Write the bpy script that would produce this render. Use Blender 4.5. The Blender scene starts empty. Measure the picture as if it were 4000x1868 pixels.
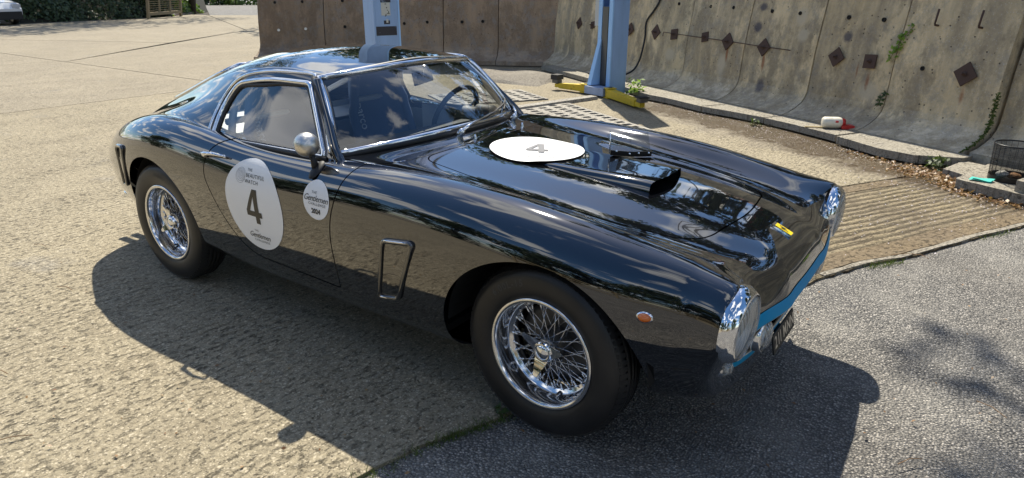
import bpy, bmesh, math, random
import numpy as np
from mathutils import Vector, Matrix
from mathutils.bvhtree import BVHTree

random.seed(7)
rng = np.random.default_rng(7)
S = bpy.context.scene
C = S.collection
PI = math.pi

# ------------------------------------------------------------------ camera
cam_d = bpy.data.cameras.new('camera')
cam = bpy.data.objects.new('camera', cam_d)
C.objects.link(cam)
S.camera = cam
CAM = Vector((2.3076, -2.4929, 1.5318))
YAW, PITCH, ROLL, FPX = 2.18469, 0.35977, 0.00224, 2633.5
fw = Vector((math.cos(YAW) * math.cos(PITCH), math.sin(YAW) * math.cos(PITCH), -math.sin(PITCH)))
rt = Vector((math.sin(YAW), -math.cos(YAW), 0))
up = rt.cross(fw)
r2 = rt * math.cos(ROLL) + up * math.sin(ROLL)
u2 = up * math.cos(ROLL) - rt * math.sin(ROLL)
M = Matrix((r2, u2, -fw)).transposed().to_4x4()
M.translation = CAM
cam.matrix_world = M
cam_d.sensor_width = 36
cam_d.lens = 36 * FPX / 4000
cam_d.clip_start = 0.05
cam_d.clip_end = 600

# ------------------------------------------------------------------ light
SUN_AZ = Vector((-0.625, 0.78, 0)).normalized()     # horizontal direction to the sun
SUN_EL = math.radians(54)
sdir = Vector((SUN_AZ.x * math.cos(SUN_EL), SUN_AZ.y * math.cos(SUN_EL), math.sin(SUN_EL)))
sun_d = bpy.data.lights.new('sun', 'SUN')
sun_d.energy = 5.0
sun_d.angle = math.radians(0.55)
sun_d.color = (1.0, 0.93, 0.79)
sun = bpy.data.objects.new('sun', sun_d)
C.objects.link(sun)
sun.rotation_euler = sdir.to_track_quat('Z', 'Y').to_euler()

W = bpy.data.worlds.new('World')
S.world = W
W.use_nodes = True
wn, wl = W.node_tree.nodes, W.node_tree.links
wn.clear()
w_out = wn.new('ShaderNodeOutputWorld')
w_bg = wn.new('ShaderNodeBackground')
w_bg.inputs['Strength'].default_value = 0.085
sky = wn.new('ShaderNodeTexSky')
sky.sky_type = 'NISHITA'
sky.sun_disc = False
sky.sun_elevation = SUN_EL
sky.sun_rotation = math.atan2(SUN_AZ.x, SUN_AZ.y)
sky.air_density = 1.0
sky.dust_density = 0.4
sky.ozone_density = 2.5
# broken fair-weather cloud, projected on a flat layer overhead
geo = wn.new('ShaderNodeTexCoord')
sep = wn.new('ShaderNodeSeparateXYZ')
wl.new(geo.outputs['Generated'], sep.inputs[0])
def wmath(op, a, b=None):
    n = wn.new('ShaderNodeMath'); n.operation = op
    for i, v in enumerate((a, b)):
        if v is None: continue
        if isinstance(v, (int, float)): n.inputs[i].default_value = v
        else: wl.new(v, n.inputs[i])
    return n.outputs[0]
CLOUD_SHIFT = 0.0
zc_ = wmath('ADD', wmath('MAXIMUM', sep.outputs['Z'], 0.0), 0.20)
cmb = wn.new('ShaderNodeCombineXYZ')
wl.new(wmath('ADD', wmath('DIVIDE', sep.outputs['X'], zc_), CLOUD_SHIFT), cmb.inputs[0])
wl.new(wmath('DIVIDE', sep.outputs['Y'], zc_), cmb.inputs[1])
cn = wn.new('ShaderNodeTexNoise')
cn.inputs['Scale'].default_value = 2.3
cn.inputs['Detail'].default_value = 9
cn.inputs['Roughness'].default_value = 0.56
cn.inputs['Distortion'].default_value = 0.35
wl.new(cmb.outputs[0], cn.inputs['Vector'])
cr = wn.new('ShaderNodeValToRGB')
cr.color_ramp.elements[0].position = 0.525
cr.color_ramp.elements[1].position = 0.60
wl.new(cn.outputs['Fac'], cr.inputs['Fac'])
cs = wn.new('ShaderNodeTexNoise')
cs.inputs['Scale'].default_value = 3.4
cs.inputs['Detail'].default_value = 6
wl.new(cmb.outputs[0], cs.inputs['Vector'])
cc = wn.new('ShaderNodeMixRGB')
cc.inputs[1].default_value = (5.0, 5.4, 6.0, 1)
cc.inputs[2].default_value = (16, 15.8, 15.4, 1)
wl.new(cs.outputs['Fac'], cc.inputs['Fac'])
cm = wn.new('ShaderNodeMixRGB')
wl.new(cr.outputs['Color'], cm.inputs['Fac'])
sat = wn.new('ShaderNodeHueSaturation'); sat.inputs['Saturation'].default_value = 1.18; sat.inputs['Value'].default_value = 1.15
wl.new(sky.outputs['Color'], sat.inputs['Color']); wl.new(sat.outputs[0], cm.inputs[1])
wl.new(cc.outputs[0], cm.inputs[2])
wl.new(cm.outputs[0], w_bg.inputs['Color'])
wl.new(w_bg.outputs[0], w_out.inputs['Surface'])

S.view_settings.view_transform = 'Standard'
S.view_settings.look = 'None'
S.view_settings.exposure = 0.72
S.view_settings.gamma = 1.0
S.view_settings.use_curve_mapping = False
S.render.engine = 'CYCLES'
S.cycles.use_denoising = True
S.cycles.max_bounces = 10
S.cycles.transparent_max_bounces = 16
S.cycles.glossy_bounces = 6
S.cycles.sample_clamp_indirect = 6.0
S.cycles.caustics_reflective = False
S.cycles.caustics_refractive = False

# ------------------------------------------------------------------ helpers
def tag(o, label=None, cat=None, group=None, kind=None):
    if label: o['label'] = label
    if cat: o['category'] = cat
    if group: o['group'] = group
    if kind: o['kind'] = kind
    return o

def empty(name, loc=(0, 0, 0), rz=0.0, parent=None):
    o = bpy.data.objects.new(name, None)
    o.empty_display_size = 0.1
    C.objects.link(o)
    o.location = loc
    o.rotation_euler = (0, 0, rz)
    if parent: o.parent = parent
    return o

def mesh_obj(name, verts, faces, mat, parent=None, smooth=False, normals=None):
    me = bpy.data.meshes.new(name)
    me.from_pydata([tuple(v) for v in verts], [], [tuple(int(i) for i in f) for f in faces])
    me.update()
    if smooth:
        me.polygons.foreach_set('use_smooth', [True] * len(me.polygons))
    if normals is not None:
        me.normals_split_custom_set_from_vertices([tuple(n) for n in normals])
    o = bpy.data.objects.new(name, me)
    if mat: me.materials.append(mat)
    C.objects.link(o)
    if parent: o.parent = parent
    return o

class MB:
    """collects shapes into one mesh"""
    def __init__(s): s.v = []; s.f = []
    def add(s, v, f, T=None):
        n = len(s.v)
        s.v += [tuple(T @ Vector(p)) if T is not None else tuple(p) for p in v]
        s.f += [tuple(i + n for i in q) for q in f]
        return s
    def box(s, a, b, T=None):
        x0, y0, z0 = a; x1, y1, z1 = b
        v = [(x0, y0, z0), (x1, y0, z0), (x1, y1, z0), (x0, y1, z0), (x0, y0, z1), (x1, y0, z1), (x1, y1, z1), (x0, y1, z1)]
        return s.add(v, [(0, 3, 2, 1), (4, 5, 6, 7), (0, 1, 5, 4), (1, 2, 6, 5), (2, 3, 7, 6), (3, 0, 4, 7)], T)
    def cbox(s, c, d, T=None):
        return s.box([c[i] - d[i] / 2 for i in range(3)], [c[i] + d[i] / 2 for i in range(3)], T)
    def tube(s, pts, r, n=8, caps=True, closed=False, sx=1.0, ref=None, T=None):
        P = [Vector(p) for p in pts]; k = len(P)
        rs = r if hasattr(r, '__len__') else [r] * k
        v = []; f = []
        prev = None
        for i in range(k):
            a = P[(i - 1) % k] if (closed or i > 0) else P[i]
            b = P[(i + 1) % k] if (closed or i < k - 1) else P[i]
            t = (b - a).normalized()
            if ref is not None:
                h = Vector(ref[i] if isinstance(ref, list) else ref)
                e1 = (h - t * h.dot(t)).normalized()
            elif prev is None:
                h = Vector((0, 0, 1)) if abs(t.z) < .9 else Vector((1, 0, 0))
                e1 = (h - t * h.dot(t)).normalized()
            else:
                e1 = (prev - t * prev.dot(t)).normalized()
            prev = e1
            e2 = t.cross(e1)
            for j in range(n):
                a_ = 2 * PI * j / n
                v.append(P[i] + (e1 * math.cos(a_) + e2 * (math.sin(a_) * sx)) * rs[i])
        m = k if closed else k - 1
        for i in range(m):
            for j in range(n):
                i2 = (i + 1) % k; j2 = (j + 1) % n
                f.append((i * n + j, i * n + j2, i2 * n + j2, i2 * n + j))
        if caps and not closed:
            f.append(tuple(reversed(range(n))))
            f.append(tuple(range((k - 1) * n, k * n)))
        return s.add(v, f, T)
    def lathe(s, prof, n=48, T=None, axis='Z', cap0=False, cap1=False):
        v = []; f = []
        for (r, h) in prof:
            for j in range(n):
                a = 2 * PI * j / n
                c, d = r * math.cos(a), r * math.sin(a)
                v.append((c, d, h) if axis == 'Z' else ((c, h, d) if axis == 'Y' else (h, c, d)))
        flip = axis == 'Y'
        for i in range(len(prof) - 1):
            for j in range(n):
                q = (i * n + j, i * n + (j + 1) % n, (i + 1) * n + (j + 1) % n, (i + 1) * n + j)
                f.append(tuple(reversed(q)) if flip else q)
        if cap0: f.append(tuple(range(n)) if flip else tuple(reversed(range(n))))
        if cap1:
            q = tuple(range((len(prof) - 1) * n, len(prof) * n)); f.append(tuple(reversed(q)) if flip else q)
        return s.add(v, f, T)
    def grid(s, fn, nu, nv, T=None):
        v = [fn(i / nu, j / nv) for i in range(nu + 1) for j in range(nv + 1)]
        f = [(i * (nv + 1) + j, (i + 1) * (nv + 1) + j, (i + 1) * (nv + 1) + j + 1, i * (nv + 1) + j + 1) for i in range(nu) for j in range(nv)]
        return s.add(v, f, T)
    def obj(s, name, mat, parent=None, smooth=False, angle=None):
        o = mesh_obj(name, s.v, s.f, mat, parent, smooth)
        if angle:
            o.data.set_sharp_from_angle(angle=math.radians(angle)) if hasattr(o.data, 'set_sharp_from_angle') else None
        return o

def children_of(o): return [c for c in bpy.data.objects if c.parent == o]
def copy_tree(o, parent=None):
    c = o.copy(); C.objects.link(c)
    if parent is not None: c.parent = parent
    for ch in list(o.children): copy_tree(ch, c)
    return c

# ------------------------------------------------------------------ materials
def new_mat(name):
    m = bpy.data.materials.new(name); m.use_nodes = True
    n, l = m.node_tree.nodes, m.node_tree.links
    return m, n, l, n['Principled BSDF']
def plain(name, col, rough=.5, metal=0.0, coat=0.0, ior=1.5, spec=.5):
    m, n, l, b = new_mat(name)
    b.inputs['Base Color'].default_value = (*col, 1)
    b.inputs['Roughness'].default_value = rough
    b.inputs['Metallic'].default_value = metal
    b.inputs['Coat Weight'].default_value = coat
    b.inputs['Coat Roughness'].default_value = .02
    b.inputs['IOR'].default_value = ior
    b.inputs['Specular IOR Level'].default_value = spec
    return m
def N(n, t, **kw):
    x = n.new(t)
    for k, v in kw.items():
        if k in ('op', 'operation'): x.operation = v
        elif k.startswith('i_'): x.inputs[k[2:].replace('_', ' ')].default_value = v
        else: setattr(x, k, v)
    return x
def noise(n, l, vec, scale, detail=6, rough=.55, dist=0.0):
    x = n.new('ShaderNodeTexNoise')
    x.inputs['Scale'].default_value = scale; x.inputs['Detail'].default_value = detail
    x.inputs['Roughness'].default_value = rough; x.inputs['Distortion'].default_value = dist
    if vec is not None: l.new(vec, x.inputs['Vector'])
    return x.outputs['Fac']
def voro(n, l, vec, scale, feature='F1', out='Distance', rand=1.0):
    x = n.new('ShaderNodeTexVoronoi'); x.feature = feature
    x.inputs['Scale'].default_value = scale; x.inputs['Randomness'].default_value = rand
    if vec is not None: l.new(vec, x.inputs['Vector'])
    return x.outputs[out]
def ramp(n, l, fac, stops):
    x = n.new('ShaderNodeValToRGB'); e = x.color_ramp.elements
    while len(e) < len(stops): e.new(0.5)
    for i, (p, c) in enumerate(stops):
        e[i].position = p
        e[i].color = (c, c, c, 1) if isinstance(c, (int, float)) else (*c, 1)
    l.new(fac, x.inputs['Fac'])
    return x.outputs['Color']
def mixc(n, l, fac, a, b, mode='MIX'):
    x = n.new('ShaderNodeMixRGB'); x.blend_type = mode
    for i, v in zip((0, 1, 2), (fac, a, b)):
        if isinstance(v, (int, float)): x.inputs[i].default_value = v if i == 0 else (v, v, v, 1)
        elif isinstance(v, tuple): x.inputs[i].default_value = (*v, 1)
        else: l.new(v, x.inputs[i])
    return x.outputs[0]
def mth(n, l, op, a, b=None, c=None):
    x = n.new('ShaderNodeMath'); x.operation = op
    for i, v in enumerate((a, b, c)):
        if v is None: continue
        if isinstance(v, (int, float)): x.inputs[i].default_value = v
        else: l.new(v, x.inputs[i])
    return x.outputs[0]
def mapping(n, l, vec, scale=(1, 1, 1), rot=(0, 0, 0), loc=(0, 0, 0)):
    x = n.new('ShaderNodeMapping')
    x.inputs['Scale'].default_value = scale; x.inputs['Rotation'].default_value = rot; x.inputs['Location'].default_value = loc
    l.new(vec, x.inputs['Vector'])
    return x.outputs[0]
def bump(n, l, b, height, strength=.5, dist=.01):
    x = n.new('ShaderNodeBump'); x.inputs['Strength'].default_value = strength; x.inputs['Distance'].default_value = dist
    l.new(height, x.inputs['Height']); l.new(x.outputs[0], b.inputs['Normal'])
    return x
def wpos(n):
    return n.new('ShaderNodeNewGeometry').outputs['Position']
def opos(n):
    return n.new('ShaderNodeTexCoord').outputs['Object']

def paint_mat():
    m, n, l, b = new_mat('black_paint')
    p = opos(n)
    b.inputs['Base Color'].default_value = (.0035, .004, .0055, 1)
    b.inputs['IOR'].default_value = 1.6
    b.inputs['Coat Weight'].default_value = 1.0
    b.inputs['Coat IOR'].default_value = 1.7
    b.inputs['Coat Roughness'].default_value = .012
    b.inputs['Roughness'].default_value = .05
    # very faint polishing waviness
    bump(n, l, b, noise(n, l, p, 7, 2), .03, .01)
    return m
PAINT = paint_mat()
CHROME = plain('chrome', (.80, .81, .83), .05, 1.0)
SATIN = plain('satin_aluminium', (.62, .60, .56), .33, 1.0)
POLISHED = plain('polished_rim', (.74, .74, .75), .11, 1.0)
STEEL = plain('spoke_steel', (.50, .50, .52), .22, 1.0)
DARKSTEEL = plain('dull_steel', (.12, .12, .12), .45, .8)
RUBBER = plain('rubber_seal', (.012, .012, .013), .5)
BLACKTRIM = plain('matt_black', (.008, .008, .009), .6)
UNDER = plain('underbody_black', (.006, .006, .006), .85)
BLUE = plain('nose_blue', (.004, .26, .50), .45, 0, .0, 1.4, .12)
WHITE_DECAL = plain('white_vinyl', (.86, .86, .86), .3, 0, .0)
INK = plain('black_vinyl', (.012, .012, .012), .35)
GREY_GLARE_INK = plain('grey_glare_vinyl', (.16, .16, .17), .4)  # grey print; on the bonnet disc, glare over black put into the colour
AMBER = plain('amber_lens', (.70, .16, .012), .12, 0, .8)
YELLOW = plain('badge_yellow', (.85, .62, .02), .25, 0, .6)
def glass_mat(name, tint, ior=1.52, rough=.0, gmul=1.0):
    m = bpy.data.materials.new(name); m.use_nodes = True
    n, l = m.node_tree.nodes, m.node_tree.links; n.clear()
    o = n.new('ShaderNodeOutputMaterial'); mx = n.new('ShaderNodeMixShader')
    t = n.new('ShaderNodeBsdfTransparent'); t.inputs['Color'].default_value = (*tint, 1)
    g = n.new('ShaderNodeBsdfGlossy'); g.inputs['Roughness'].default_value = rough
    fr = n.new('ShaderNodeFresnel'); bf = n.new('ShaderNodeNewGeometry').outputs['Backfacing']
    l.new(mth(n, l, 'MULTIPLY_ADD', bf, 1 / ior - ior, ior), fr.inputs['IOR'])
    k = mth(n, l, 'MINIMUM', mth(n, l, 'MULTIPLY', fr.outputs[0], gmul), 1.0)
    l.new(k, mx.inputs[0]); l.new(t.outputs[0], mx.inputs[1]); l.new(g.outputs[0], mx.inputs[2])
    l.new(mx.outputs[0], o.inputs['Surface'])
    return m
GLASS = glass_mat('window_glass', (.88, .91, .92), 1.5, 0, 2.8)   # two faces of one pane
PERSPEX = glass_mat('perspex', (.80, .82, .83), 1.5, .06, 1.3)
def lens_mat():
    m = bpy.data.materials.new('lamp_lens'); m.use_nodes = True
    n, l = m.node_tree.nodes, m.node_tree.links; n.clear()
    o = n.new('ShaderNodeOutputMaterial'); mx = n.new('ShaderNodeMixShader'); m2 = n.new('ShaderNodeMixShader')
    p = opos(n)
    w = n.new('ShaderNodeTexWave'); w.bands_direction = 'Y'; w.inputs['Scale'].default_value = 22; w.inputs['Distortion'].default_value = .6
    l.new(p, w.inputs['Vector'])
    bp = n.new('ShaderNodeBump'); bp.inputs['Strength'].default_value = .6; bp.inputs['Distance'].default_value = .004
    l.new(w.outputs['Fac'], bp.inputs['Height'])
    t = n.new('ShaderNodeBsdfTransparent'); t.inputs['Color'].default_value = (.80, .83, .84, 1)
    g = n.new('ShaderNodeBsdfGlossy'); g.inputs['Roughness'].default_value = .05; l.new(bp.outputs[0], g.inputs['Normal'])
    d = n.new('ShaderNodeBsdfDiffuse'); d.inputs['Color'].default_value = (.62, .65, .66, 1); l.new(bp.outputs[0], d.inputs['Normal'])
    l.new(mth(n, l, 'MULTIPLY_ADD', w.outputs['Fac'], .30, .10), m2.inputs[0]); l.new(t.outputs[0], m2.inputs[1]); l.new(d.outputs[0], m2.inputs[2])
    lw_ = n.new('ShaderNodeLayerWeight'); lw_.inputs['Blend'].default_value = .25
    l.new(mth(n, l, 'MULTIPLY_ADD', lw_.outputs['Facing'], .45, .10), mx.inputs[0]); l.new(m2.outputs[0], mx.inputs[1]); l.new(g.outputs[0], mx.inputs[2])
    l.new(mx.outputs[0], o.inputs['Surface'])
    return m
LENS = lens_mat()
def tyre_mat():
    m, n, l, b = new_mat('tyre_rubber')
    p = opos(n)
    c = ramp(n, l, noise(n, l, p, 9, 5), [(.3, (.010, .010, .0105)), (.8, (.022, .021, .020))])
    l.new(c, b.inputs['Base Color'])
    b.inputs['Roughness'].default_value = .42
    b.inputs['Specular IOR Level'].default_value = .45
    bump(n, l, b, noise(n, l, p, 160, 3), .12, .002)
    return m
TYRE = tyre_mat()
# ================================================================== THE CAR
# x forward, y to the car's left, z up; origin on the ground mid-wheelbase
car = empty('sports_car', (0, 0, 0))
tag(car, 'black 1960s fastback coupe with white number 4 discs and wire wheels', 'car')

def nat_spline(t, Y, te, periodic=False):
    """C2 cubic through the rows of Y at parameters t, evaluated at te"""
    t = np.asarray(t, float); Y = np.asarray(Y, float)
    sh = Y.shape; Y = Y.reshape(len(t), -1)
    n = len(t)
    if periodic:                                   # t has n+1 entries conceptually: last == first
        h = np.diff(t); m = n - 1
        A = np.zeros((m, m)); B = np.zeros((m, Y.shape[1]))
        for i in range(m):
            hp = h[(i - 1) % m]; hi = h[i]
            A[i, (i - 1) % m] += hp; A[i, i] += 2 * (hp + hi); A[i, (i + 1) % m] += hi
            B[i] = 6 * ((Y[i + 1] - Y[i]) / hi - (Y[i] - Y[(i - 1) % m]) / hp)
        Mm = np.linalg.solve(A, B); Mm = np.vstack([Mm, Mm[:1]])
    else:
        h = np.diff(t)
        A = np.eye(n); B = np.zeros_like(Y)
        for i in range(1, n - 1):
            A[i, i - 1] = h[i - 1]; A[i, i] = 2 * (h[i - 1] + h[i]); A[i, i + 1] = h[i]
            B[i] = 6 * ((Y[i + 1] - Y[i]) / h[i] - (Y[i] - Y[i - 1]) / h[i - 1])
        A[0, 1] = -1; A[-1, -2] = -1             # not quite natural: equal end curvature
        Mm = np.linalg.solve(A, B)
    te = np.asarray(te, float)
    k = np.clip(np.searchsorted(t, te, side='right') - 1, 0, n - 2)
    h = (t[k + 1] - t[k])[:, None]
    a = ((t[k + 1] - te)[:, None]) / h; b = 1 - a
    r = a * Y[k] + b * Y[k + 1] + ((a ** 3 - a) * Mm[k] + (b ** 3 - b) * Mm[k + 1]) * h * h / 6
    return r.reshape((len(te),) + sh[1:])

def curve(keys):
    """smooth key curve x -> value"""
    ks = sorted(keys.items()); t = [k for k, _ in ks]; v = np.array([[b] for _, b in ks])
    def f(x):
        return float(nat_spline(t, v, [min(max(x, t[0]), t[-1])])[0, 0])
    return f

# key curves of the lower body (x -> y or z)
zc = curve({1.70: .713, 1.58: .741, 1.4: .775, 1.2: .801, .9: .823, .6: .845, .3: .868, 0: .875, -.5: .87, -1.2: .85, -1.6: .84, -1.9: .80})
yv = curve({1.70: .45, 1.4: .508, .9: .540, .4: .568, 0: .57, -.6: .57, -1.2: .55, -1.9: .42})
zv = curve({1.70: .698, 1.58: .720, 1.4: .746, 1.2: .772, .9: .808, .6: .832, .3: .848, 0: .848, -.5: .85, -1.0: .875, -1.4: .862, -1.9: .765})
yf = curve({1.70: .637, 1.4: .640, 1.0: .655, .6: .668, .2: .690, -.3: .715, -.7: .715, -1.1: .685, -1.4: .655, -1.9: .545})
zf = curve({1.70: .744, 1.5: .785, 1.3: .820, 1.0: .852, .7: .866, .4: .863, .1: .850, -.2: .842, -.5: .852, -.8: .884, -1.1: .903, -1.4: .878, -1.7: .808, -1.9: .740})
y5 = curve({1.70: .715, 1.4: .742, 1.0: .762, .5: .768, 0: .772, -.5: .772, -.9: .772, -1.2: .765, -1.5: .735, -1.9: .622})
dz5 = curve({1.70: .035, 1.2: .038, .5: .036, 0: .034, -.5: .034, -1.1: .045, -1.9: .045})
y6 = curve({1.70: .752, 1.4: .795, 1.0: .815, .5: .813, 0: .808, -.5: .806, -.9: .808, -1.2: .803, -1.5: .775, -1.9: .668})
dz6 = curve({1.70: .115, 1.2: .125, .5: .120, 0: .110, -.5: .115, -1.1: .135, -1.9: .12})
y7 = curve({1.70: .752, 1.4: .806, 1.0: .826, .5: .822, 0: .818, -.5: .812, -.9: .806, -1.2: .797, -1.5: .770, -1.9: .672})
z7 = curve({1.70: .52, 1.2: .56, .5: .60, 0: .61, -.8: .61, -1.3: .60, -1.9: .53})
y8 = curve({1.70: .705, 1.4: .770, 1.0: .802, .5: .803, 0: .800, -.5: .793, -.9: .780, -1.2: .768, -1.5: .738, -1.9: .640})
z8 = curve({1.70: .40, 1.2: .40, .5: .40, 0: .40, -.8: .40, -1.9: .38})
y9 = curve({1.70: .61, 1.4: .70, 1.0: .735, .5: .745, 0: .745, -.5: .738, -.9: .725, -1.2: .71, -1.5: .68, -1.9: .56})
z9 = curve({1.70: .28, 1.2: .25, .5: .235, 0: .235, -.8: .24, -1.3: .255, -1.9: .27})
def main_row(x):
    F = zf(x)
    return [(x, 0, zc(x)), (x, yv(x) * .5, zc(x) - (zc(x) - zv(x)) * .30), (x, yv(x), zv(x)),
            (x, (yv(x) + yf(x)) / 2 - .004, zv(x) + (F - zv(x)) * .60), (x, yf(x), F), (x, y5(x), F - dz5(x)),
            (x, y6(x), F - dz6(x)), (x, y7(x), z7(x)), (x, y8(x), z8(x)), (x, y9(x), z9(x)), (x, .45, .19), (x, 0, .18)]
rows = []
# mouth: turned-in lip, lip edge, outer edge of the blue band, nose round the lamps
rA = []
rB = [(1.893, 0, .511), (1.891, .19, .512), (1.883, .345, .517), (1.867, .455, .526), (1.849, .515, .516), (1.837, .548, .493), (1.829, .558, .463), (1.822, .545, .434), (1.817, .49, .404), (1.820, .38, .381), (1.826, .20, .369), (1.829, 0, .367)]
for q in rB: rA.append((q[0] - .045, q[1] * .965, .44 + (q[2] - .44) * .86))
rC = [(1.884, 0, .557), (1.882, .20, .558), (1.874, .36, .564), (1.859, .475, .575), (1.840, .545, .563), (1.826, .587, .526), (1.815, .602, .475), (1.807, .587, .424), (1.80, .52, .374), (1.803, .40, .343), (1.812, .21, .327), (1.815, 0, .325)]
rC2 = [(1.863, 0, .622), (1.861, .19, .621), (1.850, .36, .620), (1.835, .500, .624), (1.832, .590, .642), (1.830, .660, .605), (1.827, .685, .535), (1.812, .672, .462), (1.788, .615, .385), (1.785, .49, .31), (1.80, .28, .275), (1.80, 0, .272)]
rD = [(1.790, 0, .679), (1.790, .20, .678), (1.787, .40, .671), (1.792, .535, .684), (1.822, .645, .711), (1.820, .728, .682), (1.818, .764, .600), (1.805, .752, .515), (1.77, .70, .405), (1.76, .58, .29), (1.775, .36, .225), (1.775, 0, .215)]
rows += [rA, rB, rC, rC2, rD]
for x in (1.68, 1.55, 1.38, 1.2, 1.0, .8, .6, .4, .2, 0, -.2, -.4, -.6, -.8, -1.0, -1.2, -1.4, -1.58, -1.75, -1.9):
    rows.append(main_row(x))
# rounded tail
last = np.array(main_row(-1.9))
for xx, sy_, sz_ in ((-2.05, .90, .86), (-2.13, .76, .68), (-2.175, .52, .46), (-2.19, .24, .22)):
    r = last.copy(); r[:, 0] = xx; r[:, 1] *= sy_; r[:, 2] = .50 + (r[:, 2] - .50) * sz_
    rows.append([tuple(q) for q in r])
R = np.array(rows)                                    # rows x 12 x 3
NR = len(R)
full = np.concatenate([R, R[:, -2:0:-1] * np.array([1, -1, 1])], axis=1)    # closed ring of 22
full = np.concatenate([full, full[:, :1]], axis=1)
# averaged chord parameters
cu = np.linalg.norm(np.diff(full, axis=1), axis=2) ** .8
cu = cu[4:24].mean(0); tu = np.concatenate([[0], np.cumsum(cu)])
cv = np.linalg.norm(np.diff(R, axis=0), axis=2) ** .8
cv = cv.mean(1); tv = np.concatenate([[0], np.cumsum(cv)])
NU, NV = 420, 560
te_u = np.interp(np.linspace(0, 1, NU + 1), np.linspace(0, 1, 23), tu) if False else np.linspace(0, tu[-1], NU + 1)
te_v = np.linspace(0, tv[-1], NV + 1)
G1 = nat_spline(tu, full.transpose(1, 0, 2), te_u, periodic=True)         # NU+1 x rows x 3
K1 = G1.transpose(1, 0, 2)                                                # rows x NU+1 x 3
def pchip_slopes(t, Y):
    h = np.diff(t)[:, None, None]; d = np.diff(Y, axis=0) / h
    m = np.zeros_like(Y); m[0] = d[0]; m[-1] = d[-1]
    w1 = 2 * h[1:] + h[:-1]; w2 = h[1:] + 2 * h[:-1]
    ok = d[:-1] * d[1:] > 0
    with np.errstate(divide='ignore', invalid='ignore'):
        hm = (w1 + w2) / (w1 / d[:-1] + w2 / d[1:])
    m[1:-1] = np.where(ok, hm, 0)
    return m
ND = 4                                                                    # rows 0..ND shape the nose
e_ = 1e-4
m_nat = (nat_spline(tv[ND:], K1[ND:], tv[ND:] + e_ * np.r_[np.ones(NR - ND - 1), 0]) - nat_spline(tv[ND:], K1[ND:], tv[ND:] - e_ * np.r_[0, np.ones(NR - ND - 1)])) / (e_ * np.r_[1, np.full(NR - ND - 2, 2), 1])[:, None, None]
m_pch = pchip_slopes(tv, K1)
SL = m_pch.copy(); SL[ND + 1:] = m_nat[1:]
SL[ND] = m_pch[ND]
kk = np.clip(np.searchsorted(tv, te_v, side='right') - 1, 0, NR - 2)
hh = (tv[kk + 1] - tv[kk])[:, None, None]; ss = ((te_v - tv[kk]) / (tv[kk + 1] - tv[kk]))[:, None, None]
G = ((1 + 2 * ss) * (1 - ss) ** 2 * K1[kk] + ss * (1 - ss) ** 2 * hh * SL[kk] + ss ** 2 * (3 - 2 * ss) * K1[kk + 1] + ss ** 2 * (ss - 1) * hh * SL[kk + 1])   # NV+1 x NU+1 x 3

# fair the skin: blend in a Gaussian-smoothed copy behind the mouth band
def gauss(A, sig, axis, wrap):
    r = int(3 * sig); k = np.exp(-.5 * (np.arange(-r, r + 1) / sig) ** 2); k /= k.sum()
    out = np.zeros_like(A); n_ = A.shape[axis]
    idx = np.arange(n_)
    for o_, w_ in zip(range(-r, r + 1), k):
        if wrap: j = (idx + o_) % (n_ - 1); out += w_ * np.take(A, j, axis)
        else:
            j = np.clip(idx + o_, 0, n_ - 1); q = np.take(A, j, axis)
            over = (idx + o_ < 0) | (idx + o_ > n_ - 1)
            if over.any():                                     # odd reflection keeps the ends in place
                jj = np.where(idx + o_ < 0, -(idx + o_), 2 * (n_ - 1) - (idx + o_)); jj = np.clip(jj, 0, n_ - 1)
                end = np.where(idx + o_ < 0, 0, n_ - 1)
                q2 = 2 * np.take(A, end, axis) - np.take(A, jj, axis)
                sh = [1, 1, 1]; sh[axis] = n_
                q = np.where(over.reshape(sh), q2, q)
            out += w_ * q
    return out
GS = gauss(gauss(G, 11.0, 0, False), 4.5, 1, True)
wv0 = np.clip((te_v - tv[4]) / (tv[7] - tv[4]), 0, 1); wv0 = wv0 * wv0 * (3 - 2 * wv0)
G = G + (GS - G) * wv0[:, None, None]

def grid_tris(nv, nu, flip=False):
    i, j = np.meshgrid(np.arange(nv), np.arange(nu), indexing='ij')
    a = (i * (nu + 1) + j).ravel(); b = a + 1; c = a + nu + 2; d = a + nu + 1
    T = np.concatenate([np.stack([a, b, c], 1), np.stack([a, c, d], 1)])
    return T[:, ::-1] if flip else T
def grid_normals(G):
    du = np.gradient(G, axis=1); dv = np.gradient(G, axis=0)
    n = np.cross(du, dv)
    return n / np.maximum(np.linalg.norm(n, axis=2, keepdims=True), 1e-9)

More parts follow.
